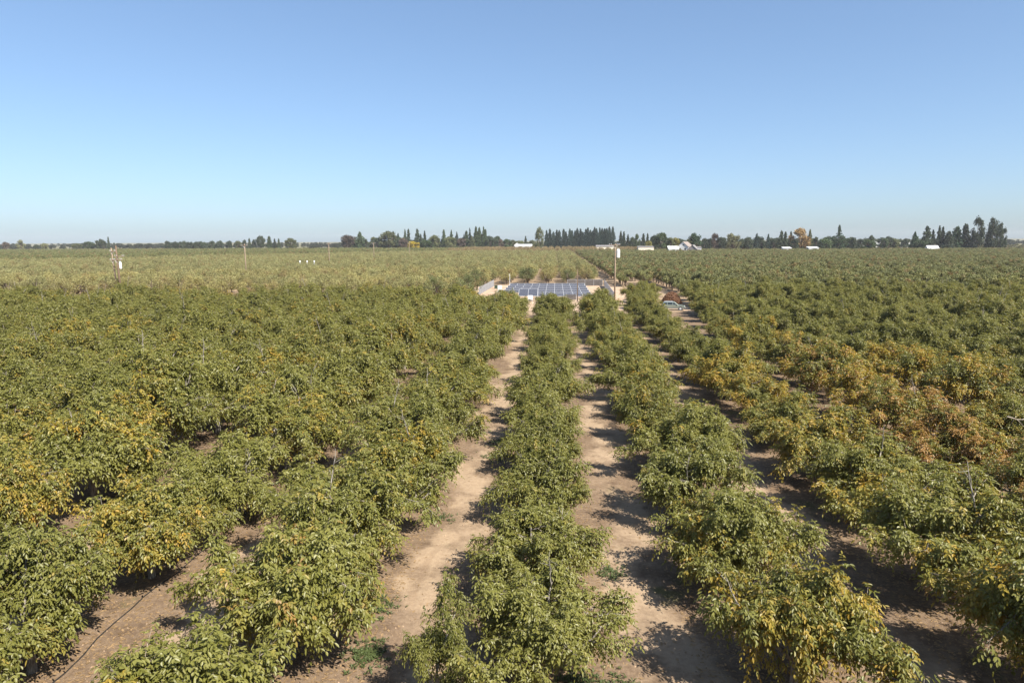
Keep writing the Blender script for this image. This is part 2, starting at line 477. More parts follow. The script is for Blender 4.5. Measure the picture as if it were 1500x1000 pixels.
def blob_meshes(seed, kind, mat, n, size, name):
    """orchard and far trees: leaf faces spread through lobed crowns of unit height; returns trunk mesh, crown mesh"""
    rng = np.random.default_rng(seed)
    tb = MB()
    P, r2 = [], []
    if kind in ('round', 'orchard', 'thin'):
        th = {'round': .22, 'orchard': .2, 'thin': .16}[kind]
        tb.tube([(0, 0, -.02), (0, 0, th), (.01, 0, th + .12)], [.035, .028, .02], 7)
        nl = {'round': 26, 'orchard': 20, 'thin': 22}[kind]
        for i in range(nl):
            a = rng.uniform(0, 6.28); u = rng.uniform(-.75, 1)
            rr = math.sqrt(max(0, 1 - u * u)) * rng.uniform(.55, 1.0)
            if kind == 'round': c = np.array([math.cos(a) * rr * .36, math.sin(a) * rr * .36, .56 + u * .30]); lr = rng.uniform(.09, .17)
            elif kind == 'orchard': c = np.array([math.cos(a) * rr * .42, math.sin(a) * rr * .42, .60 + u * .27]); lr = rng.uniform(.10, .17)
            else: c = np.array([math.cos(a) * rr * .40, math.sin(a) * rr * .40, .58 + u * .30]); lr = rng.uniform(.09, .2)
            tb.tube([(0, 0, th * .9), (c * np.array([.45, .45, .8])), c], [.016, .010, .003], 4)
            m = n // nl
            q = nrm(rng.normal(0, 1, (m, 3))) * (rng.random((m, 1)) ** .45) * lr
            q[:, 2] *= .85 if kind != 'thin' else 1.25
            P.append(c + q); r2.append(np.full(m, rng.random()))
    elif kind in ('conifer', 'cypress', 'cedar'):
        tb.tube([(0, 0, -.02), (0, 0, .5), (.004, 0, .98)], [.022, .014, .003], 7)
        nb = {'conifer': 74, 'cypress': 84, 'cedar': 70}[kind]
        for i in range(nb):
            z = .07 + .9 * (i / nb) ** .95
            a = i * 2.4 + rng.normal(0, .3)
            if kind == 'conifer': L = (.03 + .47 * (1 - z) ** .8) * rng.uniform(.55, 1.1); drop = .10
            elif kind == 'cypress': L = (.05 + .42 * min(1, (1 - z) * 1.9) ** .75) * rng.uniform(.6, 1.05); drop = -.04
            else:
                L = (.5 if z < .62 else .13 * (1 - z) / .38 + .03) * rng.uniform(.45, 1.05) * (1 - .25 * z); drop = .02
            dv = np.array([math.cos(a), math.sin(a), 0])
            e = np.array([0, 0, z]) + dv * L - UP * drop * L
            if L > .08: tb.tube([(0, 0, z), e], [.006, .002], 3)
            m = max(4, int(n / nb * (L / .25 + .35)))
            t = rng.random(m) ** .7
            side = np.cross(dv, UP)
            q = np.array([0, 0, z]) + dv * (L * t)[:, None] - UP * (drop * L * t)[:, None] + side * (rng.normal(0, .30 * L, m) * (1.1 - t))[:, None] + UP * rng.normal(0, .012, m)[:, None]
            P.append(q); r2.append(np.full(m, rng.random()))
    elif kind in ('poplar', 'eucalypt'):
        tb.tube([(0, 0, -.02), (0, 0, .5), (.01, 0, .95)], [.028, .018, .004], 7)
        for i in range(34):
            z = rng.uniform(.1, .95)
            if kind == 'poplar': rr = .40 * math.sin(math.pi * min(1, (z * .86 + .10))) ** .7
            else: rr = .42 * math.sin(math.pi * min(1, z * .8 + .15)) ** .6; z = .12 + z * .86
            a = rng.uniform(0, 6.28); c = np.array([math.cos(a) * rr * .62, math.sin(a) * rr * .62, z]); lr = rng.uniform(.06, .12)
            tb.tube([(0, 0, max(.05, z - .2)), c], [.009, .002], 3)
            m = n // 34
            q = nrm(rng.normal(0, 1, (m, 3))) * (rng.random((m, 1)) ** .45) * lr; q[:, :2] *= 1.7; q[:, 2] *= 1.3
            P.append(c + q); r2.append(np.full(m, rng.random()))
    P = np.concatenate(P); r2 = np.concatenate(r2); m = len(P)
    d = nrm(rng.normal(0, 1, (m, 3)) - UP * .25 + (UP * .9 if kind == 'thin' else 0)); wv = nrm(np.cross(d, rng.normal(0, 1, (m, 3))))
    l = (size * rng.uniform(.6, 1.4, m))[:, None]
    wd = {'thin': .26, 'conifer': .45, 'cypress': .5, 'cedar': .45}.get(kind, .6)
    V = np.stack([P - d * l * .5, P + wv * l * wd * .5, P + d * l * .5, P - wv * l * wd * .5], 1).reshape(-1, 3)
    A = np.stack([rng.random(m), r2, rng.random(m)], -1)[:, None, :].repeat(4, 1).reshape(-1, 3)
    me = make_mesh(name + '_crown', V, [np.arange(4 * m).reshape(-1, 4)], A); me.materials.append(mat)
    tm = tb.mesh(name + '_trunk', True); tm.materials.append(M_FOLB)
    return tm, me

def plant(name, meshes, loc, rz, scale, color, label, cat, group):
    root = thing(name, label, cat, loc, rz, group)
    root.scale = scale if isinstance(scale, tuple) else (scale, scale, scale)
    t = link('trunk', meshes[0], (), root); c = link('crown', meshes[1], (), root)
    c.color = (*color, 1)
    return root, t, c

def stuff_scatter(name, pts, rot, scl, idx, sources, color, label, cat):
    """one object: tree meshes set out on points (far-off masses of trees)"""
    me = bpy.data.meshes.new(name)
    pts = np.asarray(pts, np.float32).reshape(-1, 3)
    me.vertices.add(len(pts)); me.vertices.foreach_set('co', pts.ravel())
    for nm, ty, arr, key in (('rot', 'FLOAT_VECTOR', rot, 'vector'), ('scl', 'FLOAT_VECTOR', scl, 'vector'), ('idx', 'INT', idx, 'value')):
        a = me.attributes.new(nm, ty, 'POINT'); a.data.foreach_set(key, np.asarray(arr).astype(np.int32 if ty == 'INT' else np.float32).ravel())
    o = link(name, me); o.color = (*color, 1)
    ng = bpy.data.node_groups.new(name, 'GeometryNodeTree')
    ng.interface.new_socket('Geometry', in_out='INPUT', socket_type='NodeSocketGeometry')
    ng.interface.new_socket('Geometry', in_out='OUTPUT', socket_type='NodeSocketGeometry')
    N, Lk = ng.nodes, ng.links
    gi, go = N.new('NodeGroupInput'), N.new('NodeGroupOutput')
    jall = N.new('GeometryNodeJoinGeometry')
    for tr, cr in reversed(sources):
        j = N.new('GeometryNodeJoinGeometry')
        for ob in (tr, cr):
            oi = N.new('GeometryNodeObjectInfo'); oi.inputs['Object'].default_value = ob; oi.inputs['As Instance'].default_value = False
            Lk.new(oi.outputs['Geometry'], j.inputs[0])
        ti = N.new('GeometryNodeGeometryToInstance'); Lk.new(j.outputs[0], ti.inputs[0]); Lk.new(ti.outputs[0], jall.inputs[0])
    ip = N.new('GeometryNodeInstanceOnPoints')
    def na(nm, ty):
        x = N.new('GeometryNodeInputNamedAttribute'); x.data_type = ty; x.inputs[0].default_value = nm; return x.outputs[0]
    Lk.new(gi.outputs[0], ip.inputs['Points']); Lk.new(jall.outputs[0], ip.inputs['Instance'])
    ip.inputs['Pick Instance'].default_value = True
    Lk.new(na('idx', 'INT'), ip.inputs['Instance Index'])
    Lk.new(na('rot', 'FLOAT_VECTOR'), ip.inputs['Rotation']); Lk.new(na('scl', 'FLOAT_VECTOR'), ip.inputs['Scale'])
    Lk.new(ip.outputs[0], go.inputs[0])
    mod = o.modifiers.new('trees', 'NODES'); mod.node_group = ng
    return tag(o, label, cat, kind='stuff')

def in_view(x, y, margin=0.0):
    """does ground point (x, y) fall inside the photograph's width"""
    c, s = math.cos(R(3.6)), math.sin(R(3.6))
    fx, fy = x * c + y * s, -x * s + y * c
    return fy > 3 and abs(fx) < fy * .76 + margin
# ---------------------------------------------------------------- the walnut orchard round the camera
WAL = [walnut_meshes(100 + i, dead=[1, 2, 0, 3, 1, 2, 1, 0][i], spread=[1, 1.05, .95, 1, 1.1, 1, .92, 1.05][i]) for i in range(8)]
ORDN = ['first', 'second', 'third', 'fourth', 'fifth', 'sixth', 'seventh', 'eighth', 'ninth', 'tenth', 'eleventh', 'twelfth', 'thirteenth', 'fourteenth', 'fifteenth', 'sixteenth', 'seventeenth', 'eighteenth', 'nineteenth', 'twentieth', 'twenty first', 'twenty second', 'twenty third', 'twenty fourth', 'twenty fifth']
def walnut_label(k, y, yel, brn):
    if brn > .3: return 'rusty brown walnut tree in the row to the parked car', 'browning walnut trees'
    if yel > .34 and k >= 3: return 'golden walnut tree in the row to the parked car' if k == 3 else 'golden walnut tree just beyond the row to the parked car', 'golden walnut trees in the car row'
    if k == 0: return 'green walnut tree in the slim row to the solar array', 'walnut trees in the slim row to the solar array'
    if k == 1: return 'walnut tree in the row to the short service pole', 'walnut trees in the row to the service pole'
    if k == 2: return 'walnut tree in the row to the tall transformer pole', 'walnut trees in the row to the transformer pole'
    if k == 3: return 'walnut tree in the row to the parked car', 'walnut trees in the row to the parked car'
    if k == -1: return 'walnut tree in the row to the white railed solar table', 'walnut trees in the row to the white railed table'
    if k == -2: return 'walnut tree in the row to the white cabinet', 'walnut trees in the row to the white cabinet'
    if k > 3: return 'dark green walnut tree in the closed canopy on the far side of the car row', 'walnut trees beyond the car row'
    if yel > .30: return 'walnut tree flecked with yellow leaves in the closed canopy towards the twin poles', 'yellow flecked walnut trees towards the twin poles'
    return 'olive green walnut tree in the closed canopy towards the twin poles', 'green walnut trees towards the twin poles'

rw = random.Random(4)
spots = []
EXTRA = [(24.9, 117.0, 3, .80, .15, 0.0), (24.6, 109.5, 3, .92, .2, 0.0), (23.4, 102.0, 3, .82, .15, 0.0), (16.0, 130.5, 2, .95, .12, 0.0), (17.6, 136.5, 2, 1.06, .1, 0.0), (17.2, 143.5, 2, 1.08, .16, 0.0), (19.6, 149.0, 2, 1.05, .1, 0.0), (20.6, 155.5, 2, 1.0, .1, 0.0), (26.6, 121.0, 4, 1.02, .12, 0.0), (27.8, 113.0, 4, 1.0, .2, 0.0)]
for (x, y, k, s, yel, brn) in EXTRA: spots.append((math.hypot(x, y), x, y, k, s, yel, brn, True))
for k in range(-24, 24):
    ph = 5.9 + (k % 2) * 1.2 if k < 0 else 5.9
    for j in range(0, 24):
        y = ph + j * TREESP + rw.gauss(0, .28)
        x = ROW0 + k * ROWSP + rw.gauss(0, .22)
        if y > (150 if k >= 4 else 123.5): continue
        if y < 9.5 and abs(k) < 1: continue
        if not in_view(x, y, 16): continue
        s = {0: .86, 1: .99, 2: .98, 3: 1.0, -1: 1.09, -2: 1.18}.get(k, 1.24 if k < 0 else 1.08) * rw.uniform(.92, 1.08)
        yel = rw.uniform(.02, .22); brn = max(0, rw.gauss(.0, .06))
        if k == 0: yel = rw.uniform(.0, .10)
        if k in (1,): yel = rw.uniform(.12, .32) if y < 45 else rw.uniform(.05, .2)
        if k in (2,): yel = rw.uniform(.22, .38) if y < 60 else rw.uniform(.05, .2)
        if k == 3:
            yel = rw.uniform(.38, .50) if 34 < y < 78 else rw.uniform(.15, .3)
            brn = .46 if 36 < y < 44 else (.30 if 28 < y < 66 else .03)
        if k == 4 and 42 < y < 68: yel, brn = .40, .16
        if k >= 4 and y > 66: yel = rw.uniform(0, .08)
        if k <= -1: yel = rw.uniform(.06, .25) if y < 75 else rw.uniform(.03, .2)
        if k == 3 and y > 98: continue
        if k == 3 and y > 84: s *= .72
        if -2 <= k <= 1 and y > 104: s *= 1.2
        if k == 2 and 68 < y < 104: s *= .84
        if k == -1 and y < 32: s *= .92
        if k in (-2, -3) and y < 27: s *= .80
        vis = in_view(x, y, 3.2) and y > 10.5
        spots.append((math.hypot(x, y), x, y, k, s, yel, brn, vis))
spots.sort()
vis = [p for p in spots if p[7]]
print('walnuts in view', len(vis), 'all', len(spots))
ex = {(e[0], e[1]) for e in EXTRA}
NEAR = [p for p in vis if (p[1], p[2]) in ex] + [p for p in vis if (p[1], p[2]) not in ex][:305]
rest = [p for p in spots if p not in set(NEAR)]
wal_src = {}
for i, (d, x, y, k, s, yel, brn, _) in enumerate(NEAR):
    v = rw.randrange(8)
    lb, gr = walnut_label(k, y, yel, brn)
    if -2 <= k <= 3 and 'in the row' in lb or 'slim row' in lb:
        rank = sum(1 for p in NEAR if p[3] == k and p[2] > y)
        lb = ORDN[rank] + ' from the far end, ' + lb
    z = float(gz(np.array(x), np.array(y)))
    root, t, c = plant('walnut_tree', WAL[v], (x, y, z), rw.uniform(0, 6.28), (s * rw.uniform(.92, 1.08), s, s * rw.uniform(.84, 1.04)), (yel, brn, 0), lb, 'tree', gr)
    wal_src.setdefault(v, (t, c))
src = [wal_src[v] for v in range(8)]
n = len(rest)
stuff_scatter('walnut_orchard', [(p[1], p[2], 0) for p in rest], [(0, 0, rw.uniform(0, 6.28)) for _ in rest], [(p[4],) * 3 for p in rest], [rw.randrange(8) for _ in rest], src, (.14, .02, 0),
              'closed walnut canopy at the edges of the near orchard', 'orchard')
# slim young walnut leaning out of the slim row
YW = walnut_meshes(333, spread=.55, nscaf=3)
plant('young_walnut_tree', YW, (-3.35, 17.4, float(gz(np.array(-3.35), np.array(17.4)))), .6, (.5, .5, .80), (.03, 0, 0), 'slim young walnut tree standing out on the lane edge beside the slim row', 'tree', None)

# ---------------------------------------------------------------- orchards behind the farm road
THIN = [blob_meshes(500 + i, 'thin', M_PALE, 2600, .060, 'pale_orchard_tree') for i in range(4)]
ORCH = [blob_meshes(520 + i, 'orchard', M_PALE, 2600, .052, 'olive_orchard_tree') for i in range(4)]
ROUND = [blob_meshes(540 + i, 'round', M_FOL, 3200, .056, 'broadleaf_tree') for i in range(4)]
CON = [blob_meshes(560 + i, 'conifer', M_FOL, 2900, .060, 'conifer_tree') for i in range(4)]
CYP = [blob_meshes(580 + i, 'cypress', M_FOL, 2900, .055, 'cypress_tree') for i in range(3)]
POP = [blob_meshes(600 + i, 'poplar', M_FOL, 3400, .060, 'poplar_tree') for i in range(3)]
CED = [blob_meshes(620, 'cedar', M_FOL, 2800, .042, 'cedar_tree')]
EUC = [blob_meshes(630, 'eucalypt', M_FOL, 2800, .05, 'eucalyptus_tree')]

def block(name, meshes, test, x0, x1, y0, y1, dx, dy, hgt, jit, color, label, group, stufflabel, wid=1.0, nind=300):
    r = random.Random(name)
    pts = []
    for i in range(int((x1 - x0) / dx)):
        for j in range(int((y1 - y0) / dy)):
            x = x0 + i * dx + r.gauss(0, jit); y = y0 + j * dy + r.gauss(0, jit)
            if not test(x, y) or not in_view(x, y, 14): continue
            if r.random() < .02: continue
            pts.append((math.hypot(x, y), x, y, hgt * r.uniform(.84, 1.14), r.uniform(0, 6.28), r.randrange(len(meshes)), in_view(x, y, 2)))
    pts.sort()
    inv = [p for p in pts if p[6]][:nind]
    si = set(inv)
    out = [p for p in pts if p not in si]
    s0 = {}
    for p in inv:
        c = color(p[1], p[2], r)
        _, t, cr = plant(name, meshes[p[5]], (p[1], p[2], 0), p[4], (p[3] * wid, p[3] * wid, p[3]), c, label, 'tree', group)
        s0.setdefault(p[5], (t, cr))
    print(name, len(inv), len(out))
    stuff_scatter(name.replace('_tree', '') + '_block', [(p[1], p[2], 0) for p in out], [(0, 0, p[4]) for p in out], [(p[3] * wid, p[3] * wid, p[3]) for p in out], [p[5] for p in out],
                  [s0[v] for v in range(len(meshes))], color(None, None, None), stufflabel, 'orchard')
    return s0

def far_edge(x):            # slanting edge where the taller orchard on the twin pole side begins
    return 340 + max(0, (x + 290)) * 1.45 if x < -100 else 615
YARD = lambda x, y: -20.5 < x < 19 and y < 203
def c_pale(x, y, r):
    if x is None: return (.235, .226, .098)
    k = r.random()
    if y < 215 and x > -30 and k < .5: return (.135, .150, .060)
    return (.225 + .05 * k, .218 + .025 * k, .094)
pale_src = block('pale_orchard_tree', THIN, lambda x, y: not YARD(x, y) and x < 18.5 and y < far_edge(x) - 12, -417.5, 18.5, 151, 640, 6.2, 5.0, 5.0, .35, c_pale,
      'thin pale olive orchard tree losing its leaves behind the farm road', 'pale thinning orchard trees', 'pale olive orchard stretching back behind the solar yard', 1.22)
def c_olive(x, y, r):
    if x is None: return (.175, .178, .076)
    k = r.random(); return (.156 + .04 * k, .165 + .028 * k, .071)
olive_src = block('olive_orchard_tree', ORCH, lambda x, y: x > 19.4 and not (x < 26 and y < 192) and not (x < 31 and y < 158), 19.8, 620, 150, 640, 5.6, 4.4, 5.0, .3, c_olive,
      'compact olive green orchard tree on the transformer pole side of the farm road', 'compact olive orchard trees', 'dense olive green orchard reaching back towards the white gabled house', 1.08)
# orchard blocks farther off
def scatter_block(name, src_, test, x0, x1, y0, y1, dx, dy, hgt, color, label, wid=1.0):
    r = random.Random(name); P = []
    y = y0
    while y < y1:
        x = x0
        while x < x1:
            px, py = x + r.gauss(0, .5), y + r.gauss(0, .5)
            if test(px, py) and in_view(px, py, 20): P.append((px, py, hgt * r.uniform(.85, 1.15), r.uniform(0, 6.28), r.randrange(len(src_))))
            x += dx
        y += dy
    print(name, len(P))
    return stuff_scatter(name, [(p[0], p[1], 0) for p in P], [(0, 0, p[3]) for p in P], [(p[2] * wid, p[2] * wid, p[2]) for p in P], [p[4] for p in P], src_, color, label, 'orchard')
PS = [pale_src[i] for i in range(4)]; OS = [olive_src[i] for i in range(4)]
scatter_block('green_orchard_block', OS, lambda x, y: x < -100 and y > far_edge(x), -720, -100, 338, 800, 6.0, 6.5, 5.8, (.165, .172, .07), 'fresh green orchard block beyond the row of wooden poles')
scatter_block('brownish_orchard_block', PS, lambda x, y: True, -95, 76, 622, 765, 6.5, 6.0, 6.2, (.24, .185, .095), 'brownish bare orchard block in front of the tall evergreen row')
scatter_block('far_green_orchard_block', OS, lambda x, y: x < -95, -600, -95, 800, 840, 8, 9, 5.5, (.13, .14, .058), 'far strip of green orchard below the tree line')
scatter_block('far_scrub', OS, lambda x, y: True, 95, 800, 648, 1150, 15, 22, 4.6, (.125, .12, .055), 'low scrub and orchard patches beyond the white gabled house')

# ---------------------------------------------------------------- trees along the horizon: (x, y, height, width, kind, colour)
FAR = [(-752.1,900,15.8,9.0,'r','m'),
 (-730.2,900,18.0,9.9,'r','p'),
 (-708.4,900,11.9,7.2,'r','d'),
 (-696.5,900,13.7,9.0,'r','p'),
 (-650.7,900,13.4,12.6,'r','o'),
 (-633.1,900,15.2,16.2,'r','g'),
 (-618.2,900,19.3,10.8,'r','d'),
 (-612.6,900,17.8,7.2,'r','d'),
 (-605.5,900,21.5,3.6,'c','d'),
 (-511.0,880,15.5,7.9,'r','d'),
 (-505.6,880,14.2,7.9,'r','d'),
 (-499.9,880,14.6,7.9,'r','d'),
 (-494.3,880,15.0,7.9,'r','d'),
 (-488.7,880,15.4,7.9,'r','d'),
 (-483.2,880,14.0,7.9,'r','d'),
 (-477.6,880,14.5,7.9,'r','d'),
 (-472.0,880,14.9,7.9,'r','d'),
 (-466.5,880,15.3,7.9,'r','d'),
 (-461.0,880,13.9,7.9,'r','d'),
 (-440.5,860,15.2,8.6,'r','d'),
 (-429.6,860,15.6,10.3,'r','d'),
 (-417.9,860,15.9,7.7,'r','d'),
 (-406.2,860,15.9,8.6,'r','o'),
 (-392.6,850,16.6,6.0,'r','d'),
 (-386.3,850,17.9,4.2,'c','d'),
 (-380.5,850,17.4,5.1,'r','d'),
 (-371.8,850,22.5,10.2,'r','d'),
 (-360.5,850,20.7,6.8,'c','g'),
 (-353.6,850,17.3,4.2,'c','d'),
 (-348.3,850,17.3,4.2,'c','d'),
 (-333.3,850,18.9,15.3,'r','o'),
 (-258.8,850,22.7,18.7,'r','m'),
 (-244.0,850,25.2,11.1,'c','g'),
 (-236.5,850,16.7,7.7,'r','d'),
 (-222.6,850,18.3,12.8,'r','d'),
 (-208.5,850,26.7,22.1,'r','o'),
 (-206.4,870,26.1,6.1,'c','b'),
 (-200.3,870,23.5,5.2,'c','b'),
 (-186.9,850,28.2,4.2,'c','d'),
 (-182.6,850,29.0,5.1,'c','d'),
 (-171.5,850,28.9,6.8,'c','d'),
 (-167.3,850,22.2,4.2,'c','d'),
 (-162.1,850,26.4,5.1,'c','d'),
 (-161.6,780,13.8,14.0,'r','y'),
 (-148.5,790,15.3,15.8,'r','g'),
 (-187.5,840,18.1,11.8,'r','m'),
 (-150.2,850,21.3,14.4,'r','o'),
 (-138.1,850,27.6,6.0,'c','g'),
 (-128.3,840,18.6,16.8,'r','o'),
 (-128.8,850,27.0,5.1,'c','g'),
 (-122.0,850,24.5,5.1,'c','b'),
 (-115.5,845,17.7,11.8,'r','m'),
 (-113.1,850,21.9,3.4,'c','b'),
 (-110.1,850,26.1,6.8,'c','g'),
 (-107.0,860,29.6,3.4,'c','b'),
 (-102.8,845,19.3,7.6,'c','o'),
 (-98.1,850,31.4,6.0,'c','g'),
 (-93.9,850,30.1,6.8,'c','g'),
 (-95.4,855,26.1,14.5,'r','o'),
 (-88.4,850,30.9,5.1,'c','g'),
 (-86.3,850,27.9,5.1,'c','g'),
 (-80.5,850,20.5,11.9,'r','d'),
 (-73.7,850,18.4,10.2,'r','d'),
 (-67.8,850,15.8,8.5,'r','m'),
 (-60.2,850,15.8,12.8,'r','g'),
 (-52.4,860,15.0,10.3,'r','o'),
 (-44.7,860,14.1,13.8,'r','o'),
 (-37.0,860,19.1,4.3,'c','d'),
 (-29.7,870,14.0,10.4,'r','o'),
 (-16.3,700,26.7,9.8,'e','o'),
 (-10.0,790,24.8,5.9,'k','b'),
 (-6.3,790,26.6,5.9,'k','b'),
 (-2.2,790,23.1,5.9,'k','b'),
 (1.6,790,25.3,5.9,'k','b'),
 (4.3,790,24.7,5.9,'k','b'),
 (9.3,790,26.3,5.9,'k','b'),
 (11.8,790,23.4,5.9,'k','b'),
 (16.4,790,26.5,5.9,'k','b'),
 (18.6,790,24.6,5.9,'k','b'),
 (22.3,790,24.2,5.9,'k','b'),
 (24.7,790,27.0,5.9,'k','b'),
 (28.4,790,26.4,5.9,'k','b'),
 (31.0,790,22.9,5.9,'k','b'),
 (34.3,790,26.1,5.9,'k','b'),
 (36.7,790,27.6,5.9,'k','b'),
 (39.6,790,25.1,5.9,'k','b'),
 (42.1,790,23.9,5.9,'k','b'),
 (44.5,790,28.1,5.9,'k','b'),
 (46.6,790,26.9,5.9,'k','b'),
 (50.3,790,27.5,5.9,'k','b'),
 (52.8,790,26.9,5.9,'k','b'),
 (55.6,790,26.5,5.9,'k','b'),
 (58.0,790,26.8,5.9,'k','b'),
 (61.1,790,28.6,5.9,'k','b'),
 (65.0,790,28.6,5.9,'k','b'),
 (67.5,720,22.7,4.7,'c','d'),
 (70.6,720,22.4,4.3,'c','d'),
 (74.9,720,19.3,4.3,'c','d'),
 (79.8,720,16.8,7.2,'r','d'),
 (83.9,720,20.1,6.5,'r','g'),
 (88.1,700,20.0,4.9,'c','d'),
 (92.2,700,20.0,3.5,'c','d'),
 (85.3,640,12.6,7.7,'r','y2'),
 (92.9,660,18.9,7.3,'r','d'),
 (96.8,640,20.6,12.8,'r','g'),
 (105.6,640,15.6,9.0,'r','o'),
 (112.7,660,15.6,10.6,'r','y2'),
 (127.1,700,13.7,14.0,'r','d'),
 (129.4,650,20.5,12.3,'r','g2'),
 (152.8,720,15.0,7.2,'r','d'),
 (158.3,720,15.0,6.5,'r','d'),
 (159.1,700,20.0,8.4,'r','m'),
 (165.2,700,16.2,9.8,'r','d'),
 (166.3,660,20.1,13.2,'r','p'),
 (186.6,700,14.8,8.4,'r','d'),
 (191.2,700,16.8,9.1,'r','d'),
 (199.7,700,19.4,4.2,'c','b'),
 (204.7,700,13.4,7.0,'r','d'),
 (211.0,700,18.7,4.2,'c','b'),
 (216.5,700,14.6,7.7,'r','d'),
 (217.1,680,21.7,5.4,'c','d'),
 (221.0,680,20.7,4.8,'c','d'),
 (229.4,690,21.1,4.1,'c','d'),
 (224.5,650,24.0,17.6,'r','br'),
 (214.5,635,13.2,8.9,'r','d'),
 (240.3,670,22.7,4.7,'c','o'),
 (246.4,670,15.6,8.0,'r','d'),
 (245.8,645,13.7,12.9,'r','g'),
 (259.1,650,26.2,20.1,'ce','g2'),
 (272.0,650,14.2,6.5,'c','d'),
 (300.8,700,13.5,11.2,'r','d'),
 (285.4,650,12.8,13.0,'r','g'),
 (292.6,660,16.6,7.3,'c','d'),
 (356.8,780,15.0,12.5,'r','d'),
 (358.2,760,14.9,16.7,'r','d'),
 (390.5,800,14.1,14.4,'r','d'),
 (326.5,650,19.4,6.5,'c','g2'),
 (327.9,640,12.6,12.2,'r','g'),
 (336.8,650,24.8,7.8,'c','d'),
 (342.2,650,21.4,4.5,'c','d'),
 (347.5,650,25.1,4.5,'c','d'),
 (350.6,650,24.1,5.2,'c','d'),
 (353.3,645,19.8,9.7,'c','d'),
 (363.1,650,24.1,11.1,'c','g2'),
 (370.5,650,26.7,8.4,'c','d'),
 (374.9,640,31.5,9.6,'p','d'),
 (387.1,645,20.2,5.8,'p','d'),
 (388.3,640,30.9,8.3,'p','d'),
 (395.2,642,26.4,5.8,'p','d'),
 (399.1,642,21.9,5.1,'p','d')]
FCOL = {'m': ((.085, .062, .048), 'dusky purplish'), 'p': ((.155, .155, .075), 'pale olive'), 'd': ((.042, .055, .030), 'dark'), 'o': ((.085, .092, .040), 'olive green'), 'g': ((.055, .078, .033), 'mid green'),
        'g2': ((.036, .062, .028), 'deep green'), 'b': ((.030, .046, .036), 'blue green'), 'y': ((.33, .25, .030), 'bright yellow'), 'y2': ((.17, .155, .040), 'yellowish green'), 'br': ((.19, .125, .052), 'bronze brown')}
FK = {'r': ('broadleaf_tree', ROUND, 'round crowned tree', .74), 'c': ('conifer_tree', CON, 'pointed conifer', .44), 'k': ('cypress_tree', CYP, 'narrow evergreen', .70), 'p': ('poplar_tree', POP, 'columnar poplar', .66), 'ce': ('cedar_tree', CED, 'broad tiered cedar with a thin spire', .80), 'e': ('eucalyptus_tree', EUC, 'tall loose crowned eucalyptus', .80)}
def place_of(x, kind):
    if kind == 'k': return 'in the tight evergreen row behind the brownish orchard', 'tight evergreen row'
    if x < -480: return 'on the horizon far behind the twin poles', 'horizon trees behind the twin poles'
    if x < -250: return 'in the low tree line behind the green orchard block', 'low tree line behind the green orchard block'
    if x < -75: return 'in the tall mixed grove beyond the wooden pole line', 'tall mixed grove'
    if x < 20: return 'near the long white barn', 'trees near the long white barn'
    if x < 92: return 'behind the cream shed', 'trees behind the cream shed'
    if x < 150: return 'beside the white gabled house', 'trees beside the white gabled house'
    if x < 245: return 'in the scattered tree line around the big bronze tree', 'trees around the bronze tree'
    if x < 295: return 'close to the tiered cedar', 'trees close to the tiered cedar'
    return 'in the dark evergreen group with the poplars', 'dark evergreen group with poplars'
rf = random.Random(8)
FAR += [(-265 + i * 8.3 + rf.uniform(-2, 2), 862 + rf.uniform(-8, 8), rf.uniform(15.5, 20.5), rf.uniform(9, 15), 'r', rf.choice('omdogd')) for i in range(24)]
FAR += [(122 + i * 9.0 + rf.uniform(-3, 3), 735 + rf.uniform(-15, 15), rf.uniform(13.5, 17.0), rf.uniform(8, 14), 'r', rf.choice('oddgdd')) for i in range(27)]
KX = sorted(f[0] for f in FAR if f[4] == 'k')
fsrc = {}
for (x, y, h, wd, kd, cl) in FAR:
    nm, ms, noun, frac = FK[kd]
    col, cname = FCOL[cl]
    wh, gr = place_of(x, kd)
    if kd == 'k': wh = ', ' + ORDN[KX.index(x)] + ' from the eucalyptus in the tight evergreen row'
    j = rf.uniform(.85, 1.15)
    i = rf.randrange(len(ms))
    _, t, c = plant(nm, ms[i], (x, y, 0), rf.uniform(0, 6.28), (wd / frac, wd / frac, h), tuple(v * j * 1.3 for v in col), ' '.join((cname, noun, wh)).replace(' ,', ','), 'tree', gr + ', ' + cname + ' ' + noun)
    if kd in 'rc': fsrc[(kd, i)] = (t, c)
# the distant wooded line that closes the plain
rd = random.Random(21); P = []
for i in range(1500):
    y = rd.choice([1150, 1300, 1500, 1800, 2100]) + rd.uniform(-60, 60)
    x = rd.uniform(-.92, .80) * y
    clump = math.sin(x * .012 + y) + math.sin(x * .031 + 2 * y)
    if clump < -.9 and rd.random() < .8: continue
    h = rd.uniform(6, 11) + max(0, clump) * 1.6
    P.append((x, y, h, h * rd.uniform(.9, 1.7), rd.uniform(0, 6.28), rd.randrange(5)))
S5 = [fsrc[('r', i)] for i in range(4)] + [fsrc[('c', 0)]]
stuff_scatter('distant_trees', [(p[0], p[1], 0) for p in P], [(0, 0, p[4]) for p in P], [(p[3], p[3], p[2]) for p in P], [p[5] - 0 for p in P], S5, (.05, .058, .034), 'far wooded line that closes the flat plain', 'woodland')
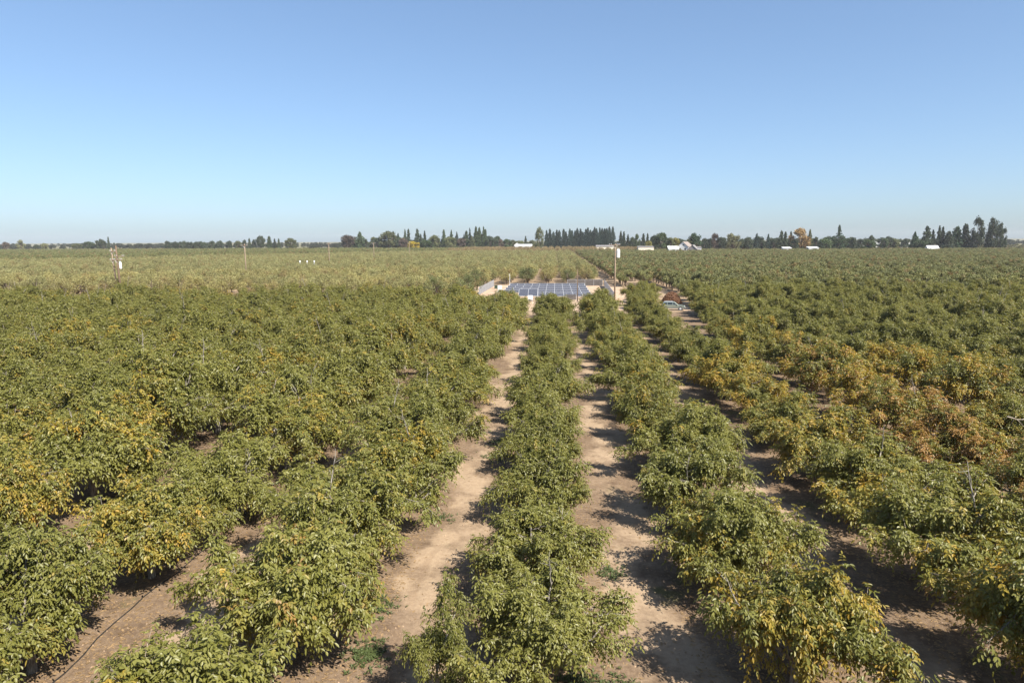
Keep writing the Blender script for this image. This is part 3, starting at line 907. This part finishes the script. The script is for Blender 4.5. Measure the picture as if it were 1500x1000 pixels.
# ---------------------------------------------------------------- solar yard
M_PANEL_D = None
def mat_panel():
    m, n, b, out = mat_new('solar_glass'); g = NG(n)
    tc = g.node('ShaderNodeTexCoord')
    br = g.node('ShaderNodeTexBrick'); br.offset = 0.0
    br.inputs['Scale'].default_value = 1.0; br.inputs['Brick Width'].default_value = .1667; br.inputs['Row Height'].default_value = .1667; br.inputs['Mortar Size'].default_value = .004
    br.inputs['Color1'].default_value = (.050, .052, .066, 1); br.inputs['Color2'].default_value = (.062, .065, .080, 1); br.inputs['Mortar'].default_value = (.22, .23, .26, 1)
    n.links.new(tc.outputs['Object'], br.inputs['Vector'])
    n.links.new(br.outputs['Color'], b.inputs['Base Color'])
    b.inputs['Roughness'].default_value = .22; b.inputs['Specular IOR Level'].default_value = .6
    return m
M_GLASS = mat_panel()
M_ALU = simple('brushed_aluminium', (.48, .49, .51), .4, .0, .06, 5)
M_GALV = simple('galvanised_steel', (.50, .51, .53), .5, .3, .12, 4)
M_WHITE = simple('white_enamel', (.80, .80, .78), .45, 0, .05, 2)
M_WOOD = mat_bark('pole_wood', (.10, .068, .045), (.19, .135, .092))
M_WOODP = mat_bark('weathered_pole_wood', (.17, .125, .088), (.30, .225, .16))
M_DKMESH = simple('dark_fence_fabric', (.085, .075, .070), .8, 0, .2, 2)
M_LTMESH = simple('grey_fence_fabric', (.46, .46, .48), .7, 0, .12, 1.5)
def mesh_fabric():
    m = simple('translucent_fence_fabric', (.40, .40, .41), .7, 0, .12, 1.5); n = m.node_tree; g = NG(n)
    tr = g.node('ShaderNodeBsdfTranslucent'); tr.inputs[0].default_value = (.55, .55, .56, 1)
    mx = g.node('ShaderNodeMixShader'); mx.inputs[0].default_value = .5
    n.links.new(n.nodes['Principled BSDF'].outputs[0], mx.inputs[1]); n.links.new(tr.outputs[0], mx.inputs[2]); n.links.new(mx.outputs[0], n.nodes['Material Output'].inputs[0])
    return m
M_SCREEN = mesh_fabric()
M_DGREEN = simple('dark_green_paint', (.035, .055, .035), .5, 0, .15, 3)
M_BLACKP = simple('black_plastic', (.018, .018, .018), .55, 0, .2, 5)
M_DARK = simple('dark_rubber', (.02, .02, .022), .8, 0, .2, 8)

def pan_mesh():
    mb = MB().box(-1.0, 1.0, -.55, .55, -.02, .02); me = mb.mesh('panel'); me.materials.append(M_GLASS); return me
def rail_mesh(x0, x1, y0, y1, z0, z1, nm):
    me = MB().box(x0, x1, y0, y1, z0, z1).mesh(nm); me.materials.append(M_ALU); return me
PME = pan_mesh(); FR_V = rail_mesh(-.026, .026, -.58, .58, -.05, .03, 'frame_rail')
def solar_rack(x0, y, cols, rows, tilt, zlow, label, group=None):
    t = thing('solar_rack', label, 'solar panels', (x0, y, 0), 0, group)
    ct, st = math.cos(R(tilt)), math.sin(R(tilt))
    for c in range(cols):
        for r in range(rows):
            s = .55 + r * 1.14
            o = link('panel', PME, (), t, (1.025 + c * 2.05, s * ct, zlow + s * st)); o.rotation_euler = (R(tilt), 0, 0)
    for c in range(cols + 1):
        for r in range(rows):
            s = .55 + r * 1.14
            o = link('frame_rail', FR_V, (), t, (c * 2.05, s * ct, zlow + s * st)); o.rotation_euler = (R(tilt), 0, 0)
    W = cols * 2.05
    for e in (-.02, rows * 1.14 - .02):
        mb = MB().box(-.06, W + .06, -.03, .03, -.05, .03)
        o = mb.build('edge_rail', M_GALV, t, (0, e * ct, zlow + e * st)); o.rotation_euler = (R(tilt), 0, 0)
    for c in range(0, cols + 1, 2):
        for e in (.15, rows * 1.14 - .15):
            MB().tube([(c * 2.05, e * ct, 0), (c * 2.05, e * ct, zlow + e * st - .05)], [.045, .045], 8).build('post', M_GALV, t, (0, 0, 0))
    return t
ROWD = [187.5, 178.5, 170.5, 163.0, 156.5, 151.6]
ORD = ['farthest', 'second farthest', 'third farthest', 'middle', 'second nearest to the farm road', 'nearest to the farm road']
for i, yd in enumerate(ROWD):
    c0, nc = (-7, 10) if i < 4 else (-3, 6)
    solar_rack(1.9 + c0 * 2.05, yd, nc, 1, 28, .75, ['solar rack row closest to the dark back fence, ten blue panels long', 'solar rack row one in front of the back fence row', 'long solar rack row third from the dark back fence', 'long solar rack row fourth from the dark back fence', 'short solar rack row fifth from the dark back fence', 'short solar rack row just behind the dark gate panel'][i], 'solar rack rows')
solar_rack(-7.9, 147.2, 2, 3, 22, 1.15, 'three tier solar table with bright white front rail at the yard front', None)

def fence(x0, y0, x1, y1, h, mat, label, n):
    L = math.hypot(x1 - x0, y1 - y0); rz = math.atan2(y1 - y0, x1 - x0)
    t = thing('yard_fence', label, 'fence', (x0, y0, 0), rz)
    s = L / n
    pm = MB().box(.03, s - .03, -.008, .008, .06, h - .04).mesh('fence_panel'); pm.materials.append(mat)
    po = MB().tube([(0, 0, -.1), (0, 0, h + .05)], [.03, .03], 8).mesh('post'); po.materials.append(M_GALV)
    for i in range(n): link('fence_panel', pm, (), t, (i * s, 0, 0))
    for i in range(n + 1): link('post', po, (), t, (i * s, 0, 0))
    MB().tube([(0, 0, h), (L, 0, h)], [.022, .022], 6).build('top_rail', M_GALV, t)
    return t
fence(-18.4, 164, -17.6, 196, 1.85, M_SCREEN, 'pale grey fence along the cabinet side of the solar yard', 10)
fence(12.7, 149, 14.0, 197, 1.85, M_SCREEN, 'pale grey fence along the transformer pole side of the solar yard', 14)
fence(3.5, 198.2, 13.6, 198.2, 1.8, M_DKMESH, 'dark fabric fence along the back of the solar yard', 4)
g_ = thing('gate_panel', 'dark slatted gate panel standing in front of the short solar racks', 'gate', (2.45, 150.0, 0))
for i in range(6): MB().box(0, 2.1, -.015, .015, .12 + i * .19, .12 + i * .19 + .17).build('slat', M_DKMESH, g_)
for xx in (-.05, 2.15): MB().tube([(xx, 0, -.05), (xx, 0, 1.35)], [.035, .035], 8).build('post', M_GALV, g_)
c_ = thing('equipment_cabinet', 'white equipment cabinet on a pale slab at the yard corner', 'cabinet', (-14.1, 173.5, 0))
MB().box(-.8, .8, -.6, .6, 0, .15).build('slab', M_LTMESH, c_)
MB().box(-.5, .5, -.35, .35, .15, 1.7).build('housing', M_WHITE, c_, bevel=.03)
MB().box(-.42, .42, -.372, -.352, .25, 1.6).build('door', M_WHITE, c_)
MB().box(.28, .34, -.40, -.373, .85, 1.05).build('handle', M_DARK, c_)
c_ = thing('equipment_box', 'low dark green metal box beside the pale fence', 'metal box', (-16.0, 186.5, 0))
MB().box(-.6, .6, -.4, .4, 0, .85).build('housing', M_DGREEN, c_, bevel=.03)
MB().box(-.66, .66, -.46, .46, .852, .92).build('lid', M_DGREEN, c_)
c_ = thing('inverter_box', 'white inverter box on two posts in front of the white railed solar table', 'inverter', (-5.3, 145.0, 0))
for xx in (-.45, .45): MB().tube([(xx, .12, 0), (xx, .12, 1.5)], [.04, .04], 8).build('post', M_GALV, c_)
MB().box(-.5, .5, -.12, .075, .55, 1.45).build('housing', M_WHITE, c_, bevel=.02)
MB().box(-.3, .3, -.135, -.122, .7, 1.2).build('door', M_ALU, c_)
c_ = thing('light_mast', 'thin white mast with a small lamp at the corner of the solar array', 'mast', (-12.6, 189.5, 0))
MB().tube([(0, 0, -.1), (0, 0, 3.7)], [.06, .04], 8).build('mast', M_WHITE, c_)
MB().box(-.22, .05, -.1, .1, 3.68, 3.8).build('lamp_head', M_WHITE, c_)

# ---------------------------------------------------------------- utility poles
def utility_pole(x, y, h, label, arms, mat=M_WOODP, can=None, rad=.16, rz=0.0, group=None, lean=0.0):
    t = thing('utility_pole', label, 'utility pole', (x, y, 0), rz, group)
    MB().tube([(0, 0, -.2), (lean * .5, 0, h * .5), (lean, 0, h)], [rad * 1.15, rad, rad * .75], 10).build('pole', mat, t, smooth=True)
    for az, al, off in arms:
        lx = lean * az / h + off
        a = MB().box(lx - al / 2, lx + al / 2, -.28, -.165, az - .07, az + .07).build('crossarm', M_WOODP, t)
        for q in (-.46, -.3, .3, .46):
            MB().tube([(lx + q * al, -.22, az + .07), (lx + q * al, -.22, az + .15), (lx + q * al, -.22, az + .3)], [.03, .07, .045], 8).build('insulator', M_GALV, a)
        MB().tube([(lx - al * .3, -.2, az - .05), (lean * az / h, -.14, az - .7)], [.02, .02], 5).build('brace', M_GALV, t)
        MB().tube([(lx + al * .3, -.2, az - .05), (lean * az / h, -.14, az - .7)], [.02, .02], 5).build('brace', M_GALV, t)
    if can:
        cx, cz, ch, cr = can
        cb = MB().tube([(cx, -.1, cz), (cx, -.1, cz + .05), (cx, -.1, cz + ch), (cx, -.1, cz + ch + .09)], [cr * .9, cr, cr, cr * .55], 18).build('transformer', M_WHITE, t)
        for q in (-.12, .12): MB().tube([(cx + q, -.1, cz + ch + .05), (cx + q, -.1, cz + ch + .2), (cx + q, -.1, cz + ch + .36)], [.05, .07, .03], 8).build('bushing', M_GALV, cb)
        MB().box(min(0, cx), max(0, cx), -.16, -.04, cz + ch * .7, cz + ch * .7 + .08).build('bracket', M_GALV, t)
    return t
utility_pole(12.05, 139.5, 12.3, 'tall wooden pole with one white transformer beside the solar yard', [(12.0, 2.2, -.2)], M_WOODP, (.56, 9.5, 1.55, .34))
utility_pole(4.75, 147.0, 6.9, 'short thin brown service pole in front of the solar racks', [], M_WOOD, None, .10)
utility_pole(-99.6, 151.0, 12.3, 'dark wooden pole with two crossarms and a white transformer, one of a twin pair', [(9.9, 2.4, .7), (9.1, 2.2, .2)], M_WOOD, (.46, 7.1, 1.4, .25), .21, lean=-.35)
utility_pole(-101.3, 152.5, 11.8, 'pale leaning wooden pole beside the dark transformer pole', [(11.0, 1.4, .4), (9.0, 1.3, .1)], M_WOODP, None, .17, lean=-.8)
for i, yd in enumerate((212, 293, 367, 458)):
    utility_pole(-98, yd, 12.4, ['pale wooden pole next along the line after the twin pair, single crossarm', 'pale wooden pole second along the line after the twin pair', 'pale wooden pole third along the line after the twin pair', 'pale wooden pole fourth along the line, near the yellow tree'][i], [(11.9, 2.2, 0)], M_WOODP, None, .17, group='wooden poles along the orchard line')

# ---------------------------------------------------------------- parked car
def car(loc, rz):
    paint = simple('sage_metallic_paint', (.23, .26, .22), .32, .35, .04, 2, .5, .6)
    glass, n, b, _ = mat_new('car_glass'); b.inputs['Base Color'].default_value = (.02, .028, .03, 1); b.inputs['Roughness'].default_value = .08
    trim = simple('grey_cladding', (.10, .10, .10), .7)
    t = thing('parked_car', 'grey green estate car parked on the dirt road beside the brush pile', 'car', loc, rz)
    # body side profile (x forward), tapered in at the roof
    low = [(-2.15, .42), (-2.18, .75), (-2.12, 1.0), (-1.0, 1.02), (.95, 1.0), (1.75, .93), (2.12, .78), (2.17, .45)]
    arch = []
    body = MB(); W = .88
    n_ = len(low)
    v = [(x, -W, z) for x, z in low] + [(x, W, z) for x, z in low]
    body.add(v, [(i, (i + 1) % n_, n_ + (i + 1) % n_, n_ + i) for i in range(n_)] + [tuple(range(n_))[::-1], tuple(range(n_, 2 * n_))])
    bo = body.build('body', paint, t, bevel=.05)
    cab = MB()
    prof = [(-2.05, 1.0), (-1.72, 1.50), (-1.3, 1.58), (.05, 1.58), (.35, 1.5), (1.02, .985)]
    v = [(x, -(W - .03 - .16 * (z - 1) / .58), z) for x, z in prof] + [(x, (W - .03 - .16 * (z - 1) / .58), z) for x, z in prof]
    n_ = len(prof)
    cab.add(v, [(i, (i + 1) % n_, n_ + (i + 1) % n_, n_ + i) for i in range(n_)] + [tuple(range(n_))[::-1], tuple(range(n_, 2 * n_))])
    cab.build('cabin', paint, t, bevel=.04)
    for s in (-1, 1):
        for pts in ([(-1.88, 1.08), (-1.62, 1.44), (-1.12, 1.49), (-1.12, 1.08)], [(-1.02, 1.08), (-1.02, 1.49), (-.12, 1.49), (-.12, 1.08)], [(-.02, 1.08), (-.02, 1.49), (.22, 1.44), (.78, 1.08)]):
            f = lambda x, z, o: (x, s * (W - .03 - .16 * (z - 1) / .58 + o), z)
            v = [f(x, z, -.02) for x, z in pts] + [f(x, z, .008) for x, z in pts]
            MB().add(v, [(0, 1, 2, 3), (7, 6, 5, 4), (0, 4, 5, 1), (1, 5, 6, 2), (2, 6, 7, 3), (3, 7, 4, 0)]).build('side_window', glass, t)
        for wx in (-1.38, 1.32):
            wt = MB().tube([(wx, s * .68, .34), (wx, s * .70, .34), (wx, s * .88, .34), (wx, s * .90, .34)], [.28, .34, .34, .30], 24).build('wheel', M_DARK, t)
            MB().tube([(wx, s * .895, .34), (wx, s * .915, .34)], [.2, .18], 16).build('rim', M_ALU, wt)
            MB().tube([(wx, s * .70, .36), (wx, s * .886, .36)], [.42, .42], 24).build('wheel_arch', trim, t)
        MB().box(-2.1, 2.1, min(s * .84, s * .895), max(s * .84, s * .895), .36, .50).build('sill', trim, t)
        MB().box(2.09, 2.165, min(s * .52, s * .82), max(s * .52, s * .82), .70, .82).build('headlight', M_WHITE, t)
        MB().box(-2.2, -2.13, min(s * .62, s * .84), max(s * .62, s * .84), .78, 1.0).build('tail_light', simple('tail_lamp_red', (.35, .02, .02), .3), t)
        MB().tube([(-1.55, s * .58, 1.62), (-.0, s * .58, 1.62)], [.02, .02], 6).build('roof_rail', M_ALU, t)
        MB().box(.66, .80, min(s * .86, s * 1.0), max(s * .86, s * 1.0), 1.04, 1.16).build('mirror', paint, t)
    f = lambda x, y, z: (x, y, z)
    for nm, a, b2, off in (('windscreen', (.42, 1.46), (.97, 1.03), .022), ('rear_window', (-1.76, 1.44), (-1.98, 1.12), -.022)):
        v = []
        for o in (-off, off):
            for (x, z) in (a, b2):
                ww = W - .12 - .16 * (z - 1) / .58
                v += [(x + o, -ww, z + abs(o) * .6 * (1 if o * off > 0 else -1)), (x + o, ww, z + abs(o) * .6 * (1 if o * off > 0 else -1))]
        MB().add(v, [(0, 1, 3, 2), (4, 6, 7, 5), (0, 4, 5, 1), (2, 3, 7, 6), (0, 2, 6, 4), (1, 5, 7, 3)]).build(nm, glass, t)
    MB().box(-2.22, -2.12, -.8, .8, .40, .56).build('bumper', trim, t); MB().box(2.13, 2.22, -.8, .8, .36, .52).build('bumper', trim, t)
    return t
car((22.0, 128.9, .0), R(-8))

# ---------------------------------------------------------------- brush pile behind the car
def brush_pile():
    r = np.random.default_rng(77); mb = MB()
    for i in range(520):
        a = r.uniform(0, 6.28); u = r.random() ** .6
        z = 2.35 * (1 - u * u) * r.uniform(.3, 1.0)
        p = np.array([math.cos(a) * u * 2.1, math.sin(a) * u * 1.7, z + .05]); d = nrm(r.normal(0, 1, 3) * np.array([1, 1, .45])); L = r.uniform(.4, 1.3)
        q = p + d * L * .5; e = p - d * L * .5
        q[2] = max(q[2], .03); e[2] = max(e[2], .03)
        mb.tube([e, (e + q) / 2 + r.normal(0, .05, 3) * np.array([1, 1, .2]), q], [.022, .016, .006], 4, cap=False)
    tw = mb.mesh('branches'); tw.materials.append(simple('dry_branch', (.20, .115, .075), .9, 0, .4, 2))
    n = 9000
    a = r.uniform(0, 6.28, n); u = r.random(n) ** .5; z = 2.45 * (1 - u * u) ** .8 * r.random(n) ** .35 + .04
    P = np.stack([np.cos(a) * u * 2.15, np.sin(a) * u * 1.75, z], -1); d = nrm(r.normal(0, 1, (n, 3))); wv = nrm(np.cross(d, r.normal(0, 1, (n, 3)))); l = r.uniform(.06, .17, n)[:, None]
    V = np.stack([P - d * l, P + wv * l * .4, P + d * l, P - wv * l * .4], 1).reshape(-1, 3)
    V[:, 2] = np.maximum(V[:, 2], .01)
    A = np.stack([r.random(n)] * 3, -1)[:, None, :].repeat(4, 1).reshape(-1, 3)
    lf = make_mesh('dead_leaves', V, [np.arange(4 * n).reshape(-1, 4)], A); lf.materials.append(M_FOL)
    t = thing('brush_pile', 'domed heap of reddish brown cut branches beside the parked car', 'brush pile', (23.9, 142.0, 0))
    link('branches', tw, (), t); o = link('dead_leaves', lf, (), t); o.color = (.23, .125, .075, 1)
brush_pile()

# ---------------------------------------------------------------- buildings at the field edge
M_WALLW = simple('white_siding', (.66, .65, .62), .8, 0, .06, .6)
M_CREAM = simple('cream_plaster', (.66, .58, .46), .85, 0, .08, .6)
M_ROOFG = simple('grey_shingle', (.20, .185, .18), .9, 0, .15, 1.2)
M_ROOFB = simple('brown_shingle', (.23, .19, .165), .9, 0, .15, 1.2)
M_ROOFW = simple('white_metal_roof', (.60, .60, .58), .5, 0, .06, .5)
M_WIN = simple('window_glass', (.03, .035, .04), .15, 0, .1, 1)
def gable_house(name, label, cat, loc, rz, Wd, L, eave, ridge, wall, roof, wins=(), door=None, over=.4):
    """gable end faces -y; ridge runs along y"""
    t = thing(name, label, cat, loc, rz)
    MB().prism([(-Wd / 2, 0), (Wd / 2, 0), (Wd / 2, eave), (0, ridge), (-Wd / 2, eave)], 0, L).build('wall', wall, t)
    k = (ridge - eave) / (Wd / 2)
    r_ = MB()
    for s in (-1, 1):
        x1 = s * (Wd / 2 + over); z1 = eave - k * over
        r_.prism([(0, ridge + .03), (x1, z1 + .03), (x1, z1 + .2), (0, ridge + .22)] if s > 0 else [(0, ridge + .22), (x1, z1 + .2), (x1, z1 + .03), (0, ridge + .03)], -over, L + over)
    r_.build('roof', roof, t)
    for (x, z, w_, h_) in wins:
        wn = MB().box(x - w_ / 2, x + w_ / 2, -.03, .02, z, z + h_).build('window', M_WIN, t)
        MB().box(x - w_ / 2 - .1, x + w_ / 2 + .1, -.06, -.031, z - .12, z).build('sill', M_WALLW, wn)
    if door:
        x, w_, h_ = door
        d_ = MB().box(x - w_ / 2, x + w_ / 2, -.04, .02, 0, h_).build('door', M_ROOFB, t)
        MB().box(x + w_ * .3, x + w_ * .38, -.08, -.041, h_ * .45, h_ * .5).build('handle', M_GALV, d_)
    return t
gable_house('farmhouse', 'white gabled farmhouse with a grey roof rising behind the orchard', 'house', (105.5, 580, 0), R(-28), 9.5, 13, 7.2, 11.2, M_WALLW, M_ROOFB, [(.6, 8.2, 1.3, 1.0), (-2.2, 4.6, 1.4, 1.5), (2.2, 4.6, 1.4, 1.5)], (0, 1.2, 2.3))
gable_house('garage', 'low dark grey roofed garage joined close to the white farmhouse', 'garage', (112.0, 573, 0), R(-20), 7.5, 10, 5.2, 8.6, M_ROOFG, M_ROOFG, [(1.5, 3.6, 1.1, 1.0)], (-1.2, 2.6, 2.6))
def flat_shed(name, label, cat, x0, x1, y0, dp, h0, h1, wall, roof, nwin=3):
    t = thing(name, label, cat, ((x0 + x1) / 2, y0, 0)); hw = (x1 - x0) / 2
    wm = MB(); v = [(-hw, 0, 0), (hw, 0, 0), (hw, dp, 0), (-hw, dp, 0), (-hw, 0, h0), (hw, 0, h0), (hw, dp, h1), (-hw, dp, h1)]
    wm.add(v, [(0, 3, 2, 1), (4, 5, 6, 7), (0, 1, 5, 4), (1, 2, 6, 5), (2, 3, 7, 6), (3, 0, 4, 7)]).build('wall', wall, t)
    k = (h1 - h0) / dp; o = .4
    v = [(-hw - o, -o, h0 - k * o + .01), (hw + o, -o, h0 - k * o + .01), (hw + o, dp + o, h1 + k * o + .01), (-hw - o, dp + o, h1 + k * o + .01)]
    v = v + [(a, b, c + .16) for a, b, c in v]
    MB().add(v, [(0, 3, 2, 1), (4, 5, 6, 7), (0, 1, 5, 4), (1, 2, 6, 5), (2, 3, 7, 6), (3, 0, 4, 7)]).build('roof', roof, t)
    for i in range(nwin):
        x = -hw + (i + .7) * 2 * hw / (nwin + .6)
        MB().box(x - .5, x + .5, -.03, .02, h0 * .35, h0 * .6).build('window', M_WIN, t)
    MB().box(hw - 2.4, hw - 1.2, -.04, .02, 0, 2.2).build('door', M_ROOFB, t)
    return t
flat_shed('shed', 'long cream walled shed with a low flat roof', 'shed', 71.4, 84.6, 600, 8, 6.9, 7.5, M_CREAM, M_ROOFG)
flat_shed('porch_building', 'white roofed low wing beside the farmhouse', 'farm building', 93.5, 101.5, 576, 6, 5.6, 7.6, M_WALLW, M_ROOFW, 2)
flat_shed('annex', 'pale grey low annex beyond the dark garage', 'farm building', 115.8, 120.5, 578, 6, 6.3, 7.0, M_LTMESH, M_ROOFG, 1)
flat_shed('long_barn', 'long white barn in front of the mixed grove', 'barn', -43.5, -25.5, 745, 9, 7.2, 8.8, M_WALLW, M_ROOFW, 5)
gable_house('barn_tower', 'small taller white gabled barn joined to the long barn', 'barn', (-42.0, 748, 0), 0, 5.5, 8, 8.0, 10.2, M_WALLW, M_ROOFW, [(0, 5.5, 1, 1)])
flat_shed('open_shed', 'dark low building with pale roof edge behind the transformer pole', 'farm building', 37.8, 53.5, 640, 9, 7.2, 8.2, M_CREAM, M_ROOFG, 4)
flat_shed('small_white_shed', 'small white roofed shed left of the bronze tree trunk', 'shed', 194, 200.5, 600, 5, 5.3, 6.2, M_WALLW, M_ROOFW, 1)
flat_shed('white_outbuilding', 'white walled outbuilding between the bronze tree and the tiered cedar', 'outbuilding', 215, 223, 600, 6, 5.6, 6.4, M_WALLW, M_ROOFW, 2)
gable_house('white_barn', 'low white roofed barn in front of the dark evergreen group', 'barn', (320, 600, 0), R(80), 9, 8, 4.6, 7.0, M_WALLW, M_ROOFW, [])
for i, (x, yd, h) in enumerate(((386, 890, 11), (405, 890, 10), (440, 890, 9.6))):
    gable_house('distant_house', ['pale roofed distant house behind the tiered cedar', 'white roofed distant house past the tiered cedar', 'grey white distant house before the dark evergreen group'][i], 'house', (x, yd, 0), R(75), 9, 13, h - 3, h, M_WALLW, M_ROOFW, [(0, 3, 1, 1)])
# three white tanks standing between the orchard blocks
for i, x in enumerate((-101.8, -98.9, -96.0)):
    t = thing('water_tank', 'small white tank on a stand at the edge of the pale orchard', 'tank', (x + (4.0 if i == 1 else 0) * 0, 268.5, 0), 0, 'white tanks by the pole line')
    for a in range(4):
        q = a * math.pi / 2 + .78
        MB().tube([(math.cos(q) * .6, math.sin(q) * .6, 0), (math.cos(q) * .18, math.sin(q) * .18, 4.9)], [.03, .03], 6).build('leg', M_GALV, t)
    MB().tube([(0, 0, 4.9), (0, 0, 4.93), (0, 0, 5.4), (0, 0, 5.48), (0, 0, 5.51)], [.24, .27, .27, .16, .05], 18).build('tank', M_WHITE, t)

# ---------------------------------------------------------------- orchard floor details
def on_ground(x, y): return float(gz(np.array(x), np.array(y)))
mb = MB(); pts = []
for i in range(60):
    y = 12 + i * .9; x = -15.0 + .16 * math.sin(y * .5) + .05 * math.sin(y * 2.1); pts.append((x, y, on_ground(x, y) + .02))
mb.tube(pts, [.022] * len(pts), 6)
tag(mb.build('irrigation_hose', M_BLACKP), 'thin black irrigation hose lying on the soil along a walnut row', 'hose')
# pale broken limb lying across a browning crown
t = thing('broken_branch', 'pale bare broken limb lying across the crown of a browning walnut', 'branch', (25.0, 36.6, 0))
r_ = np.random.default_rng(9); mb = MB()
p0 = grow(r_, (-1.2, 0, 3.7), (1, .25, .16), 2.7, 9, .22, 0); mb.tube(p0, np.linspace(.038, .010, 10), 7)
mb.build('limb', M_TWIG, t)
for j in range(7):
    q, dd = along(p0, .22 + .1 * j)
    MB().tube(grow(r_, q, nrm(dd + r_.normal(0, .5, 3)), r_.uniform(.5, 1.1), 4, .12, 0), [.022, .017, .013, .009, .005], 5).build('twig', M_TWIG, t)

def litter():
    r = np.random.default_rng(31); n = 95000
    y = 11 + 52 * r.random(n) ** 1.6; x = r.uniform(-1, 1, n) * (y * .8 + 3) - y * .06
    d = np.abs(((x - ROW0) / ROWSP) % 1.0 - .5) * ROWSP
    keep = r.random(n) < np.where(d < 1.3, .10, .95); x, y = x[keep], y[keep]; n = len(x)
    z = gz(x, y) + .006
    a = r.uniform(0, 6.28, n); l = r.uniform(.035, .10, n); wd = l * r.uniform(.3, .55, n)
    dv = np.stack([np.cos(a), np.sin(a), r.normal(0, .08, n)], -1); sv_ = np.stack([-np.sin(a), np.cos(a), r.normal(0, .08, n)], -1)
    P = np.stack([x, y, z], -1)
    V = np.stack([P - dv * l[:, None], P + sv_ * wd[:, None] + UP * .006, P + dv * l[:, None], P - sv_ * wd[:, None] + UP * .006], 1).reshape(-1, 3)
    A = np.stack([r.random(n)] * 3, -1)[:, None, :].repeat(4, 1).reshape(-1, 3)
    o = link('leaf_litter', make_mesh('leaf_litter', V, [np.arange(4 * n).reshape(-1, 4)], A), (M_FOL,)); o.color = (.30, .20, .105, 1)
    tag(o, 'dry fallen walnut leaves strewn over the orchard soil', 'leaf litter', kind='stuff')
litter()
def clods():
    r = np.random.default_rng(53); n = 9000
    y = 12 + 34 * r.random(n) ** 1.5; x = r.uniform(-1, 1, n) * (y * .8 + 3) - y * .06
    z = gz(x, y); s = (.012 + .04 * r.random(n) ** 3)[:, None]
    base = np.array([(1, 0, 0), (0, 1, 0), (-1, 0, 0), (0, -1, 0), (0, 0, .8), (0, 0, -.6)])
    V = (np.stack([x, y, z + .006], -1)[:, None, :] + base[None] * s[:, None, :] * r.uniform(.6, 1.3, (n, 6, 1))).reshape(-1, 3)
    f = np.array([(0, 1, 4), (1, 2, 4), (2, 3, 4), (3, 0, 4), (1, 0, 5), (2, 1, 5), (3, 2, 5), (0, 3, 5)])
    F = (np.arange(n)[:, None, None] * 6 + f[None]).reshape(-1, 3)
    tag(link('soil_clods', make_mesh('soil_clods', V, [F]), (simple('clod', (.27, .19, .125), .95, 0, .3, 1.0),)), 'small clods of dry soil scattered over the lanes', 'soil clods', kind='stuff')
clods()
def weeds():
    r = np.random.default_rng(37); C = [(2.1, 18.0, .8, 240), (.9, 18.6, .7, 130), (-5.9, 19.6, .7, 160), (-6.3, 22.5, .8, 120), (-3.3, 43.0, 1.0, 170), (-3.6, 40.0, .8, 110), (2.2, 25.5, .6, 90), (-5.6, 30.5, .7, 90), (9.3, 23.5, .8, 80)]
    Vs = []
    for cx, cy, s, n in C:
        for i in range(n):
            bx, by = cx + r.normal(0, s * .5), cy + r.normal(0, s * .6); bz = on_ground(bx, by)
            for k in range(5):
                a = r.uniform(0, 6.28); L = r.uniform(.06, .17); o = np.array([math.cos(a), math.sin(a), 0]); s_ = np.array([-o[1], o[0], 0]) * L * .16
                b0 = np.array([bx, by, bz]); m = b0 + o * L * .45 + UP * L * .6; e = b0 + o * L + UP * L * .45
                Vs.append([b0, m + s_, e, m - s_])
    V = np.array(Vs).reshape(-1, 3); n = len(Vs)
    A = np.stack([r.random(n)] * 3, -1)[:, None, :].repeat(4, 1).reshape(-1, 3)
    o = link('weeds', make_mesh('weeds', V, [np.arange(4 * n).reshape(-1, 4)], A), (M_FOL,)); o.color = (.075, .098, .032, 1)
    tag(o, 'small green weeds in patches on the lane edges', 'weeds', kind='stuff')
weeds()

# ---------------------------------------------------------------- air
HAZE = .00008
hz = MB().box(-3200, 3200, -60, 3600, -1.0, 46).build('haze', None)
m = bpy.data.materials.new('haze'); m.use_nodes = True
n = m.node_tree; n.nodes.clear()
vp = n.nodes.new('ShaderNodeVolumePrincipled'); ou = n.nodes.new('ShaderNodeOutputMaterial')
vp.inputs['Color'].default_value = (.94, .96, 1.0, 1); vp.inputs['Density'].default_value = HAZE; vp.inputs['Anisotropy'].default_value = 0.0
n.links.new(vp.outputs[0], ou.inputs['Volume'])
hz.data.materials.clear(); hz.data.materials.append(m)
tag(hz, kind='stuff', label='thin pale autumn haze over the plain', cat='haze')
